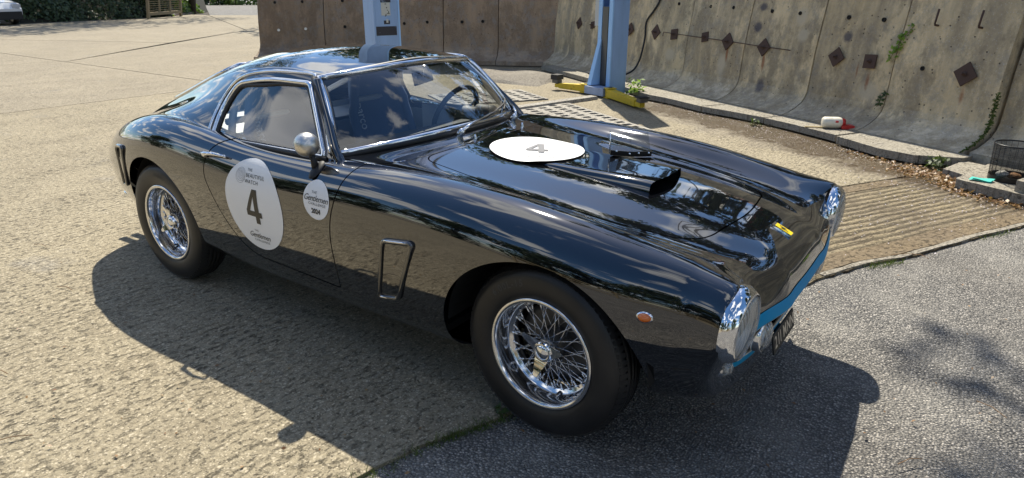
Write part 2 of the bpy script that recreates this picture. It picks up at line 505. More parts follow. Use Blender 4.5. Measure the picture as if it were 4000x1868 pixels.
class Tri:
    """triangle soup with normals and grid parameters that can be cut cleanly along f = 0"""
    def __init__(s, v, n, t): s.v, s.n, s.t = v, n, t
    def clip(s, f):
        """keep f > 0"""
        f = np.where(np.abs(f) < 1e-9, 1e-9, f)
        ins = f > 0
        cnt = ins[s.t].sum(1)
        keep = [s.t[cnt == 3]]
        V = [s.v]; Nn = [s.n]; base = len(s.v); new = []; cache = {}
        add_v = []; add_n = []
        def cut(a, b):
            k = (a, b) if a < b else (b, a)
            if k not in cache:
                w = f[a] / (f[a] - f[b])
                add_v.append(s.v[a] * (1 - w) + s.v[b] * w); q = s.n[a] * (1 - w) + s.n[b] * w
                add_n.append(q / max(np.linalg.norm(q), 1e-9)); cache[k] = base + len(add_v) - 1
            return cache[k]
        for tr in s.t[(cnt == 1) | (cnt == 2)]:
            tr = [int(q) for q in tr]
            while True:
                i0, i1, i2 = ins[tr[0]], ins[tr[1]], ins[tr[2]]
                if (i0 and not i1 and not i2) or (not i0 and i1 and i2): break
                tr = tr[1:] + tr[:1]
            a, b, c = tr
            ab, ac = cut(a, b), cut(a, c)
            if ins[a]: new.append((a, ab, ac))
            else: new += [(ab, b, c), (ab, c, ac)]
        if new: keep.append(np.array(new))
        v = np.concatenate([s.v, np.array(add_v)]) if add_v else s.v
        n = np.concatenate([s.n, np.array(add_n)]) if add_n else s.n
        return Tri(v, n, np.concatenate(keep)).compact()
    def compact(s):
        used = np.unique(s.t); m = np.full(len(s.v), -1); m[used] = np.arange(len(used))
        return Tri(s.v[used], s.n[used], m[s.t])
    def sel(s, mask_t): return Tri(s.v, s.n, s.t[mask_t]).compact()
    def obj(s, name, mat, parent=car):
        return mesh_obj(name, s.v, s.t, mat, parent, True, s.n)

def poly_sd(P, poly):
    """signed distance to a closed 2-D polygon, positive inside"""
    P = np.asarray(P); Q = np.asarray(poly, float)
    d = np.full(len(P), 1e9); ins = np.zeros(len(P), bool)
    for i in range(len(Q)):
        a, b = Q[i], Q[(i + 1) % len(Q)]
        ab = b - a; t = np.clip(((P - a) @ ab) / (ab @ ab), 0, 1)
        d = np.minimum(d, np.linalg.norm(P - a - t[:, None] * ab, axis=1))
        cond = ((a[1] > P[:, 1]) != (b[1] > P[:, 1])) & (P[:, 0] < (b[0] - a[0]) * (P[:, 1] - a[1]) / (b[1] - a[1] + 1e-12) + a[0])
        ins ^= cond
    return np.where(ins, d, -d)
def smooth_poly(pts, n=10, closed=True):
    """Catmull-Rom rounding of a closed outline"""
    P = [np.array(p, float) for p in pts]; out = []; k = len(P)
    for i in range(k if closed else k - 1):
        p0, p1, p2, p3 = P[(i - 1) % k] if (closed or i) else P[0], P[i], P[(i + 1) % k], P[(i + 2) % k] if (closed or i < k - 2) else P[-1]
        for j in range(n):
            t = j / n
            out.append(.5 * (2 * p1 + (p2 - p0) * t + (2 * p0 - 5 * p1 + 4 * p2 - p3) * t * t + (3 * p1 - p0 - 3 * p2 + p3) * t ** 3))
    if not closed: out.append(P[-1])
    return np.array(out)
def round_corners(pts, r, n=6):
    """outline with each corner replaced by an arc-like curve of reach r (number or list)"""
    P = [np.array(p, float) for p in pts]; out = []; k = len(P)
    rs = r if hasattr(r, '__len__') else [r] * k
    for i in range(k):
        a, b, c = P[i - 1], P[i], P[(i + 1) % k]
        u = (a - b); v = (c - b); q = min(rs[i], np.linalg.norm(u) * .49, np.linalg.norm(v) * .49)
        s_ = b + u / np.linalg.norm(u) * q; e_ = b + v / np.linalg.norm(v) * q
        for j in range(n + 1):
            t = j / n; out.append((1 - t) ** 2 * s_ + 2 * t * (1 - t) * b + t * t * e_)
    return np.array(out)

body = Tri(G.reshape(-1, 3), grid_normals(G).reshape(-1, 3), grid_tris(NV, NU))
# make the normals point outward
cen = np.array([0, 0, .5])
if ((body.n * (body.v - np.array([body.v[:, 0].mean(), 0, .5]))).sum(1) > 0).mean() < .5:
    body.n = -body.n; 
fn_ = np.cross(body.v[body.t[:, 1]] - body.v[body.t[:, 0]], body.v[body.t[:, 2]] - body.v[body.t[:, 0]])
if (np.einsum('ij,ij->i', fn_, body.n[body.t[:, 0]]) > 0).mean() < .5: body.t = body.t[:, ::-1]
body_full = body
BVH = BVHTree.FromPolygons([tuple(p) for p in body_full.v], [tuple(int(i) for i in t) for t in body_full.t])
def on_side(x, z, off=.0, side=-1):
    """point on the flank at (x, z), pushed out by off"""
    h, nn, _, _ = BVH.ray_cast(Vector((x, side * 2, z)), Vector((0, -side, 0)))
    if h is None: return Vector((x, side * .8, z)), Vector((0, side, 0))
    if nn.y * side < 0: nn = -nn
    return h + nn * off, nn
def on_top(x, y, off=.0):
    h, nn, _, _ = BVH.ray_cast(Vector((x, y, 2)), Vector((0, 0, -1)))
    if h is None: return Vector((x, y, .8)), Vector((0, 0, 1))
    if nn.z < 0: nn = -nn
    return h + nn * off, nn

# wheel arches
HUB_Z, AX = .325, 1.2
ARCH_R = .352
def arch_f(v, x0, R_):
    kx = np.where(v[:, 0] < x0, .88, .92) if x0 > 0 else 1.0
    f = np.hypot((v[:, 0] - x0) * kx, v[:, 2] - HUB_Z - .008) - R_
    f = np.where((np.abs(v[:, 1]) < .42), np.maximum(f, .05), f)
    return f
for x0, R_ in ((AX, .352), (-AX, .362)):
    body = body.clip(arch_f(body.v, x0, R_))
# hole for the grille: first rows stay (turned-in lip); cabin opening in the top
cab = np.array(round_corners([(.17, -.60), (.17, .60), (-.75, .62), (-1.0, .52), (-1.45, .40), (-1.45, -.40), (-1.0, -.52), (-.75, -.62)], .08))
def top_poly_f(v, poly):
    d = poly_sd(v[:, :2], poly)
    return np.where(v[:, 2] > .60, d, -1.0)
body = body.clip(-top_poly_f(body.v, cab))
# bonnet
HOOD = round_corners([(1.600, -.375), (1.655, 0), (1.600, .375), (1.36, .450), (.9, .490), (.385, .435), (.435, 0), (.385, -.435), (.9, -.490), (1.36, -.450)], [.13, .5, .13, .3, .4, .09, .5, .09, .4, .3], 10)
d = top_poly_f(body.v, HOOD)
hood = body.clip(d - .0030)
body = body.clip(-d - .0030)
# doors
DOOR = round_corners([(.228, .335), (.215, .60), (.290, .830), (.325, .905), (-.44, .905), (-.625, .828), (-.668, .700), (-.560, .490), (-.40, .352)],
                     [.02, .1, .1, .01, .01, .07, .12, .12, .12], 8)
doors = []
for sd in (-1, 1):
    v = body.v
    d = poly_sd(v[:, [0, 2]], DOOR)
    d = np.where(v[:, 1] * sd > .64, d, -1.0)
    dr = body.clip(d - .003)
    body = body.clip(-d - .003)
    doors.append((sd, dr))
# blue nose band between lip edge and its outer edge (grid rows 1..2)
vb = tv[1] * .86; ve = tv[2]
band_v = G[(te_v >= vb) & (te_v <= ve)]
iv = np.where((te_v >= vb) & (te_v <= ve))[0]
BAND_ROWS = (iv[0], iv[-1])
body_o = body.obj('body', PAINT)
hood_o = hood.obj('bonnet', PAINT)
for sd, dr in doors:
    o = dr.obj('door', PAINT)
gb = G[iv[0]:iv[-1] + 1] + grid_normals(G)[iv[0]:iv[-1] + 1] * (.0022 if ((grid_normals(G)[200] * (G[200] - [G[200][0, 0], 0, .5])).sum(1) > 0).mean() > .5 else -.0022)
tb = grid_tris(gb.shape[0] - 1, NU)
mesh_obj('nose_band', gb.reshape(-1, 3), tb, BLUE, car, True)
# polished lip inside the mouth
def ring_tube(row, r, name, mat, off=(0, 0, 0), n=8):
    pts = [Vector(p) + Vector(off) for p in G1[:, row][:-1:3]]
    return MB().tube(pts, r, n, closed=True).obj(name, mat, car, True)
ring_tube(1, .006, 'grille_surround', SATIN, (-.004, 0, -.0))

# wheel-well liners, floor and inner dark skins
for x0 in (AX, -AX):
    for sd in (-1, 1):
        n_ = 24; v = []; f = []; Rr = .372
        for i in range(n_ + 1):
            a = PI * i / n_
            for yy in (.40, .745 if x0 > 0 else .715):
                v.append((x0 + Rr * math.cos(a) * ((1.136 if math.cos(a) < 0 else 1.087) if x0 > 0 else 1), sd * yy, HUB_Z + .008 + Rr * math.sin(a)))
        for i in range(n_): f.append((2 * i, 2 * i + 1, 2 * i + 3, 2 * i + 2))
        k = len(v); v.append((x0, sd * .40, HUB_Z))
        for i in range(n_): f.append((k, 2 * i, 2 * i + 2))
        MB().add(v, f).obj('wheel_arch_liner', UNDER, car)
w = MB()
w.box((-1.8, -.40, .215), (1.70, .40, .245))
w.box((-.74, -.70, .25), (.74, .70, .28))
w.box((.40, -.45, .26), (.44, .45, .80))        # bulkhead
w.box((1.62, -.46, .25), (1.66, .46, .60))      # radiator core
w.obj('floor_pan', UNDER, car)

# ------------------------------------------------------------------ greenhouse
def ws_pt(s_, t, bulge=.022):
    """windscreen: s -1..1 across, t 0..1 up"""
    b = np.array([.262 - .150 * s_ ** 2 - .02 * s_ ** 4, .640 * s_, .898 - .036 * s_ ** 2])
    u = np.array([-.028 - .098 * s_ ** 2, .518 * s_, 1.178 - .030 * s_ ** 2])
    p = b + (u - b) * t
    bl = bulge * 4 * t * (1 - t)
    return p + np.array([.72, 0, .60]) * bl
roofc = curve({-.03: 1.183, -.2: 1.214, -.45: 1.236, -.7: 1.227, -.95: 1.186, -1.2: 1.118, -1.45: 1.030, -1.7: .935, -1.9: .862, -2.05: .80})
dripy = curve({-.13: .524, -.3: .531, -.5: .530, -.7: .518, -.9: .500, -1.2: .458, -1.5: .405, -1.75: .36, -2.05: .30})
dripz = curve({-.13: 1.150, -.3: 1.160, -.5: 1.152, -.7: 1.122, -.9: 1.070, -1.2: .985, -1.5: .905, -1.75: .845, -2.05: .765})
basey = curve({.1: .672, -.3: .688, -.7: .690, -.9: .672, -1.2: .615, -1.5: .535, -1.75: .46, -2.05: .37})
basez = curve({.1: .838, -.3: .826, -.7: .835, -.9: .868, -1.2: .882, -1.5: .842, -1.75: .79, -2.05: .71})
rr = []
def roof_row(x, front=False):
    if front:
        top = [ws_pt(s_, 1.0) + np.array([.012, 0, .012]) for s_ in (0, .38, .72, .90)]
        tz = [tuple(top[0] + [0, 0, 0]), tuple(top[1]), tuple(top[2]), tuple(top[3])]
        return tz + [(-.128, .527, 1.152), (.005, .602, 1.0), (.118, .672, .845), (.15, .690, .79)]
    zt, yd, zd, yb, zb = roofc(x), dripy(x), dripz(x), basey(x), basez(x)
    return [(x, 0, zt), (x, yd * .42, zt - (zt - zd) * .12), (x, yd * .74, zt - (zt - zd) * .40), (x, yd * .92, zt - (zt - zd) * .70),
            (x, yd, zd), (x, yd + (yb - yd) * .52, zd + (zb - zd) * .5), (x, yb, zb), (x, yb + .012, zb - .06)]
def blend(a, b, t): return [tuple(np.array(p) * (1 - t) + np.array(q) * t) for p, q in zip(a, b)]
rr.append(roof_row(0, True))
fr = roof_row(0, True)
for x in (-.22, -.38, -.55, -.72, -.9, -1.1, -1.3, -1.5, -1.7, -1.88, -2.05):
    rr.append(roof_row(x))
rr = np.array(rr)
rf = np.concatenate([rr[:, :0:-1] * np.array([1, -1, 1]), rr], axis=1)       # open section, 15 columns
tu2 = np.concatenate([[0], np.cumsum((np.linalg.norm(np.diff(rf, axis=1), axis=2) ** .7).mean(0))])
tv2 = np.concatenate([[0], np.cumsum((np.linalg.norm(np.diff(rr, axis=0), axis=2) ** .8).mean(1))])
NU2, NV2 = 300, 280
H1 = nat_spline(tu2, rf.transpose(1, 0, 2), np.linspace(0, tu2[-1], NU2 + 1))
H2 = nat_spline(tv2, H1.transpose(1, 0, 2), np.linspace(0, tv2[-1], NV2 + 1))
roof = Tri(H2.reshape(-1, 3), grid_normals(H2).reshape(-1, 3), grid_tris(NV2, NU2))
if ((roof.n * (roof.v - np.array([-.8, 0, .7]))).sum(1) > 0).mean() < .5: roof.n = -roof.n
fn_ = np.cross(roof.v[roof.t[:, 1]] - roof.v[roof.t[:, 0]], roof.v[roof.t[:, 2]] - roof.v[roof.t[:, 0]])
if (np.einsum('ij,ij->i', fn_, roof.n[roof.t[:, 0]]) > 0).mean() < .5: roof.t = roof.t[:, ::-1]
RBVH = BVHTree.FromPolygons([tuple(p) for p in roof.v], [tuple(int(i) for i in t) for t in roof.t])
def on_roof_side(x, z, off=0., side=-1):
    h, nn, _, _ = RBVH.ray_cast(Vector((x, side * 2, z)), Vector((0, -side, 0)))
    if h is None: return None, None
    if nn.y * side < 0: nn = -nn
    return h + nn * off, nn
def on_roof_top(x, y, off=0.):
    h, nn, _, _ = RBVH.ray_cast(Vector((x, y, 3)), Vector((0, 0, -1)))
    if h is None: return None, None
    if nn.z < 0: nn = -nn
    return h + nn * off, nn
SIDEW = round_corners([(.058, .848), (-.138, 1.128), (-.43, 1.128), (-.68, 1.085), (-.742, .98), (-.735, .838)], [.03, .03, .20, .12, .09, .03], 9)
REARW = round_corners([(-1.02, -.40), (-1.02, .40), (-1.72, .33), (-1.72, -.33)], .09, 8)
roof_glass = []
for sd in (-1, 1):
    v = roof.v
    d = poly_sd(v[:, [0, 2]], SIDEW)
    d = np.where(v[:, 1] * sd > .4, d, -1.0)
    gl = roof.clip(d); roof = roof.clip(-d)
    gl.v = gl.v - gl.n * .006
    gl.obj('side_window', GLASS)
v = roof.v
d = poly_sd(v[:, :2], REARW)
gl = roof.clip(d); roof = roof.clip(-d)
gl.v = gl.v - gl.n * .004
gl.obj('rear_window', GLASS)
roof_o = roof.obj('roof', PAINT)
# cream-grey headlining just inside the roof
LIN = plain('headlining', (.05, .055, .06), .9)
inn = Tri(roof.v - roof.n * .018, roof.n, roof.t)
inn = inn.sel((inn.v[inn.t][:, :, 2].min(1) > .9))
inn.obj('headlining', LIN)

# windscreen and its bright frame
sm = MB()
sm.grid(lambda u, v_: ws_pt(-1 + 2 * u, v_), 40, 14)
o = sm.obj('windscreen', GLASS, car, True)
def ws_frame():
    pts = []
    ns = 24
    for i in range(ns + 1): pts.append(ws_pt(-1 + 2 * i / ns, 0))
    for i in range(1, 9): pts.append(ws_pt(1, i / 8))
    for i in range(1, ns + 1): pts.append(ws_pt(1 - 2 * i / ns, 1))
    for i in range(1, 8): pts.append(ws_pt(-1, 1 - i / 8))
    return pts
wf = ws_frame()
MB().tube([p + np.array([.003, 0, .003]) for p in wf], .0125, 10, closed=True).obj('windscreen_trim', CHROME, car, True)
cW = np.mean(wf, axis=0)
MB().tube([p + (cW - p) / np.linalg.norm(cW - p) * .018 - np.array([.004, 0, .003]) for p in wf], .011, 8, closed=True).obj('windscreen_seal', RUBBER, car, True)
MB().tube([p - (cW - p) / np.linalg.norm(cW - p) * .019 - np.array([.004, 0, .006]) for p in wf], .014, 8, closed=True).obj('windscreen_gasket', RUBBER, car, True)
# scuttle panel closing the gap between windscreen and bonnet
sc = MB()
def scut(u, v_):
    s_ = -1 + 2 * u
    a = ws_pt(s_, 0) + np.array([-.01, 0, -.012])
    x1 = .40 - .10 * s_ ** 2 + .02; y1 = .66 * s_
    p, _ = on_top(x1, y1, .0005)
    e = v_ ** 1.5
    b = np.array(p)
    q = a + (b - a) * v_
    q[2] = a[2] + (b[2] - a[2]) * (1 - (1 - v_) ** 2.0) - .0
    return q
sc.grid(scut, 48, 10)
sc.obj('scuttle', PAINT, car, True)
# A pillars
for sd in (-1, 1):
    pts = [(.160 - .006, sd * .662, .83), (.104, sd * .652, .885), (.015, sd * .602, .985), (-.072, sd * .556, 1.085), (-.120, sd * .530, 1.140)]
    P_ = smooth_poly(pts, 6, False)
    MB().tube([Vector(q) for q in P_], .021, 10).obj('windscreen_pillar', PAINT, car, True)

# side window trims
def side_trim(poly, name, r, off, mat, inset=0.0):
    for sd in (-1, 1):
        c = poly.mean(0); pts = []
        for q in poly:
            e = q - (q - c) / np.linalg.norm(q - c) * inset
            p, nn = on_roof_side(e[0], e[1], off, sd)
            if p is None:
                p = Vector((e[0], sd * (.69 - (e[1] - .845) * .52), e[1]))
            pts.append(p)
        MB().tube(pts, r, 8, closed=True).obj(name, mat, car, True)
side_trim(SIDEW, 'window_frame', .0125, .002, CHROME)
side_trim(SIDEW, 'window_seal', .009, -.004, RUBBER, .020)
# drip rail over the door
rail = smooth_poly([(.085, .868), (.0, .995), (-.085, 1.115), (-.14, 1.158), (-.30, 1.163), (-.46, 1.155), (-.62, 1.128), (-.715, 1.085), (-.77, 1.01), (-.782, .93), (-.775, .845)], 6, False)
for sd in (-1, 1):
    pts = []
    for q in rail:
        p, nn = on_roof_side(q[0], q[1], .004, sd)
        if p is not None: pts.append(p)
    MB().tube(pts, .0075, 8).obj('drip_rail', CHROME, car, True)
pts = []
for q in REARW:
    p, _ = on_roof_top(q[0], q[1], .003)
    if p is not None: pts.append(p)
MB().tube(pts, .010, 8, closed=True).obj('rear_window_trim', CHROME, car, True)
# belt rail strip under the side glass
for sd in (-1, 1):
    pts = []
    for i in range(16):
        x = -.75 + .84 * i / 15
        pts.append(Vector((x, sd * (.692 - .0 * i), .838 + .012 * i / 15)))
    MB().tube(pts, .012, 8).obj('belt_moulding', RUBBER, car, True)
# ------------------------------------------------------------------ lettering
def text_mesh(body_, size=1.0, shear=0.0, offset=0.0, space=1.0, align='CENTER', line=1.0):
    cu_ = bpy.data.curves.new('t', 'FONT')
    cu_.body = body_; cu_.size = size; cu_.shear = shear; cu_.offset = offset; cu_.space_character = space
    cu_.align_x = align; cu_.align_y = 'CENTER'; cu_.space_line = line; cu_.resolution_u = 3
    ob = bpy.data.objects.new('t', cu_); C.objects.link(ob)
    dg = bpy.context.evaluated_depsgraph_get()
    me = bpy.data.meshes.new_from_object(ob.evaluated_get(dg))
    bpy.data.objects.remove(ob); bpy.data.curves.remove(cu_)
    v = [(p.co.x, p.co.y) for p in me.vertices]; f = [tuple(p.vertices) for p in me.polygons]
    bpy.data.meshes.remove(me)
    return v, f
def put_text(name, items, place, mat, parent):
    """items: (text, size, (u, v), opts); place(u, v) -> 3-D point"""
    for txt, size, (u0, v0), kw in items:
        v, f = text_mesh(txt, size, **kw)
        MB().add([place(u0 + a, v0 + b_) for a, b_ in v], f).obj(name, mat, parent)
def decal(name, outline, place, mat, parent, rings=14):
    """filled outline (list of u, v) laid on a surface"""
    O = np.array(outline); c = O.mean(0); k = len(O)
    v = [place(*c)]; f = []
    for r in range(1, rings + 1):
        for q in O: v.append(place(*(c + (q - c) * r / rings)))
    for j in range(k): f.append((0, 1 + j, 1 + (j + 1) % k))
    for r in range(rings - 1):
        for j in range(k):
            a = 1 + r * k + j; b_ = 1 + r * k + (j + 1) % k
            f.append((a, a + k, b_ + k, b_))
    return mesh_obj(name, v, f, mat, parent, True)
circ_ = lambda r, n=64, sx=1.0: [(r * sx * math.cos(2 * PI * i / n), r * math.sin(2 * PI * i / n)) for i in range(n)]
def ring_mesh(pts_out, w, place):
    k = len(pts_out); v = []; f = []
    for (a, b_) in pts_out:
        v.append(place(a, b_)); v.append(place(a * (1 - w / math.hypot(a, b_)) if (a or b_) else 0, b_ * (1 - w / math.hypot(a, b_))))
    return v, f

def numeral_four(h):
    w_ = h * .70
    X = lambda a: (a - .43) * h * .78
    Y = lambda b: (b - .5) * h
    P = [(.48, 0), (.72, 0), (.72, 1), (.48, 1), (.46, 1), (0, .36), (0, .20), (.48, .20), (.48, .36), (.21, .36), (.48, .79), (.72, .20), (.88, .20), (.88, .36), (.72, .36)]
    v = [(X(a), Y(b)) for a, b in P]
    return v, [(0, 1, 2, 3), (4, 5, 9, 10), (3, 4, 10), (5, 6, 7, 8, 9), (11, 12, 13, 14)]
def put_four(h, place, mat, parent):
    v, f = numeral_four(h)
    bm = bmesh.new(); bv = [bm.verts.new((a, b_, 0)) for a, b_ in v]
    for q in f: bm.faces.new([bv[i] for i in q])
    bmesh.ops.triangulate(bm, faces=bm.faces[:])
    for _ in range(4): bmesh.ops.subdivide_edges(bm, edges=[e for e in bm.edges if e.calc_length() > .012], cuts=1, use_grid_fill=True)
    bmesh.ops.triangulate(bm, faces=bm.faces[:])
    bm.verts.index_update()
    vv = [place(q.co.x, q.co.y) for q in bm.verts]; ff = [tuple(q.index for q in p_.verts) for p_ in bm.faces]; bm.free()
    return mesh_obj('race_number', vv, ff, mat, parent)
# door discs: u runs forward along the flank, v up
def side_place(cx, cz, off, side=-1, tilt=0.0):
    ct, st = math.cos(tilt), math.sin(tilt)
    def f(u, v):
        x = cx + (u * ct - v * st) * (1 if side < 0 else -1); z = cz + u * st + v * ct
        p, _ = on_side(x, z, off, side); return p
    return f
def emblem(place, r, w=.0012):
    """wandering concentric ring mark"""
    mb = MB()
    for k, rad in enumerate((1.0, .82, .60, .40, .20)):
        n = 28; cx, cy = (.10 * k * r * .4, .06 * r * k * .5); pts = []
        for i in range(n):
            a = 2 * PI * i / n; q = rad * r * (1 + .07 * math.sin(2 * a + k))
            pts.append((cx + q * math.cos(a), cy + q * math.sin(a)))
        v = []; f = []
        for i in range(n):
            a = pts[i]; d_ = math.hypot(a[0] - cx, a[1] - cy)
            v.append(place(*a)); v.append(place(a[0] - (a[0] - cx) / d_ * w, a[1] - (a[1] - cy) / d_ * w))
        for i in range(n):
            j = (i + 1) % n; f.append((2 * i, 2 * j, 2 * j + 1, 2 * i + 1))
        mb.add(v, f)
    return mb
for sd in (-1, 1):
    cx, cz, rr_ = -.288, .606, .208
    dsc = decal('number_disc', circ_(rr_, 72), side_place(cx, cz, .0016, sd), WHITE_DECAL, car, 22)
    pl = side_place(cx, cz, .0030, sd)
    put_four(.160, pl, INK, dsc)
    put_text('lettering', [('THE', .0165, (-.016, .160), dict(space=1.15)), ('BEAUTIFUL', .0235, (.026, .136), dict(space=1.15)), ('WATCH', .0235, (.002, .110), dict(space=1.15)),
                                ('THE', .014, (-.010, -.118), dict(space=1.2)), ('Gentlemen', .037, (.006, -.142), dict(shear=.38, space=.92)), ('CHALLENGE', .0165, (.018, -.166), dict(space=1.3))], pl, INK, dsc)
    emblem(side_place(cx - .078, cz + .130, .0030, sd), .034).obj('disc_emblem', GREY_GLARE_INK, dsc)
    cx, cz = .150, .713
    d2 = decal('event_disc', circ_(.080, 48), side_place(cx, cz, .0016, sd), WHITE_DECAL, car, 12)
    pl = side_place(cx, cz, .0030, sd)
    put_text('lettering', [('THE', .015, (-.012, .030), dict(space=1.2)), ('Gentlemen', .036, (-.002, .006), dict(shear=.38, space=.92)), ('CHALLENGE', .016, (.008, -.016), dict(space=1.25)),
                                ('2024', .027, (0, -.046), dict(offset=.0012))], pl, INK, d2)
# bonnet scoop
def scoop_z(x):
    return hood_p(x, 0).z + .0015 + .040 * max(0., (x - .46) / .86) ** 1.7
def hood_p(x, y, off=0):
    p, nn = on_top(x, y, off); return p
SW = .160
mb = MB(); nx, ny = 60, 48; v = []; f = []
for i in range(nx + 1):
    x = .38 + (1.305 - .38) * i / nx
    row = []
    for j in range(ny + 1):
        t = -1 + 2 * j / ny
        w_ = SW + .012 * (1 - (x - .38) / .925)
        y = t * w_
        base = hood_p(x, y).z
        h = max(scoop_z(x) - hood_p(x, 0).z, 0.0) + .001
        prof = (1 - abs(t) ** 14) ** .5 if abs(t) < 1 else 0
        row.append((x + .018 * (1 - t * t) * i / nx, y, base - .002 + h * prof))
    v += row
for i in range(nx):
    for j in range(ny):
        a = i * (ny + 1) + j; f.append((a, a + ny + 1, a + ny + 2, a + 1))
mesh_obj('bonnet_scoop', v, f, PAINT, car, True)
mb = MB()
mb.grid(lambda u, t: (1.292 + .018 * (1 - (2 * t - 1) ** 2) - .10 * u, (2 * t - 1) * SW * .97, hood_p(1.292, 0).z + .002 + (1 - abs(2 * t - 1) ** 14) ** .5 * .036 * (1 - u * .15)), 4, 16)
mb.box((1.16, -SW * .97, .74), (1.17, SW * .97, .826))
mb.obj('scoop_throat', BLACKTRIM, car)
# bonnet disc, lettering turned towards the kerb side
HC = (.690, -.005); HA = math.radians(33)
SCB = None
def hood_place(off):
    ca, sa = math.cos(HA), math.sin(HA)
    def f(u, v_):
        x = HC[0] + u * ca - v_ * sa; y = HC[1] + u * sa + v_ * ca
        z = hood_p(x, y).z
        k = min(1.0, max(0.0, (SW + .075 - abs(y)) / .06)); k = k * k * (3 - 2 * k)
        h = max(scoop_z(x) - hood_p(x, 0).z, 0) * k if x > .36 else 0
        return Vector((x, y, z + h + off))
    return f
dsc = decal('number_disc', circ_(.212, 96), hood_place(.0052), WHITE_DECAL, car, 40)
pl = hood_place(.0085)
put_four(.145, pl, GREY_GLARE_INK, dsc)
put_text('lettering', [('THE', .0165, (-.016, .160), dict(space=1.15)), ('BEAUTIFUL', .0235, (.026, .136), dict(space=1.15)), ('WATCH', .0235, (.002, .110), dict(space=1.15)),
                            ('THE', .014, (-.010, -.118), dict(space=1.2)), ('Gentlemen', .037, (.006, -.142), dict(shear=.38, space=.92)), ('CHALLENGE', .0165, (.018, -.166), dict(space=1.3))], pl, GREY_GLARE_INK, dsc)
def hp2(u, v_):
    return hood_place(.0085)(u - .078, v_ + .130)
emblem(hp2, .034).obj('disc_emblem', GREY_GLARE_INK, dsc)

# bonnet edge bead: thin bright line on the near edges of the shut line
def top_line(name, pts, r, mat, off=.0):
    MB().tube([on_top(q[0], q[1], off)[0] for q in pts], r, 6, closed=True).obj(name, mat, car, True)

# perspex fly deflector on the bonnet
fd = empty('fly_deflector', (0, 0, 0), parent=car)
A = Vector((.995, .110, 0)); Bm = Vector((1.035, .250, 0)); B = Vector((1.060, .395, 0))
def dz(p): return max(hood_p(p.x, p.y).z, scoop_z(p.x) if abs(p.y) < SW else 0)
mb = MB(); mk = MB()
for a, b_ in ((A, Bm), (Bm, B)):
    n_ = (b_ - a).normalized(); fw_ = Vector((n_.y, -n_.x, 0))
    za, zb = dz(a) + .004, dz(b_) + .004
    v = [(a.x, a.y, za), (b_.x, b_.y, zb), (b_.x + fw_.x * .004, b_.y + fw_.y * .004, zb + .022), (a.x + fw_.x * .004, a.y + fw_.y * .004, za + .022)]
    v += [(p[0] + fw_.x * .006, p[1] + fw_.y * .006, p[2]) for p in v]
    mk.add(v, [(0, 1, 2, 3), (7, 6, 5, 4), (0, 4, 5, 1), (1, 5, 6, 2), (2, 6, 7, 3), (3, 7, 4, 0)])
    v = [(a.x, a.y, za), (b_.x, b_.y, zb), (b_.x + fw_.x * .035, b_.y + fw_.y * .035, zb + .0025), (a.x + fw_.x * .035, a.y + fw_.y * .035, za + .0025)]
    mk.add(v, [(3, 2, 1, 0), (0, 1, 2, 3)])
    za += .02; zb += .02
    t_ = .085
    v = [(a.x, a.y, za), (b_.x, b_.y, zb), (b_.x - fw_.x * .02, b_.y - fw_.y * .02, zb + t_), (a.x - fw_.x * .02, a.y - fw_.y * .02, za + t_ * .80)]
    v += [(p[0] - fw_.x * .003, p[1] - fw_.y * .003, p[2]) for p in v]
    mb.add(v, [(0, 1, 2, 3), (7, 6, 5, 4), (0, 4, 5, 1), (1, 5, 6, 2), (2, 6, 7, 3), (3, 7, 4, 0)])
mk.obj('bracket', BLACKTRIM, fd)
mb.obj('perspex_screen', PERSPEX, fd)
for k, (p, q) in enumerate(((A, .2), (A, .8), (Bm, .25), (Bm, .8))):
    d_ = (Bm - A) if k < 2 else (B - Bm); pp = p + d_ * q
    MB().lathe([(.0001, .007), (.004, .006), (.006, 0)], 10, Matrix.Translation((pp.x + .009, pp.y - .003, dz(pp) + .018)) @ Matrix.Rotation(PI / 2, 4, 'Y')).obj('rivet', CHROME, fd, True)
MB().tube([(A.x, A.y - .006, dz(A) + .012), (A.x + .002, A.y - .006, dz(A) + .085), (A.x - .008, A.y + .01, dz(A) + .098), (A.x - .02, A.y + .03, dz(A) + .1)], .0028, 6).obj('stay_wire', CHROME, fd, True)

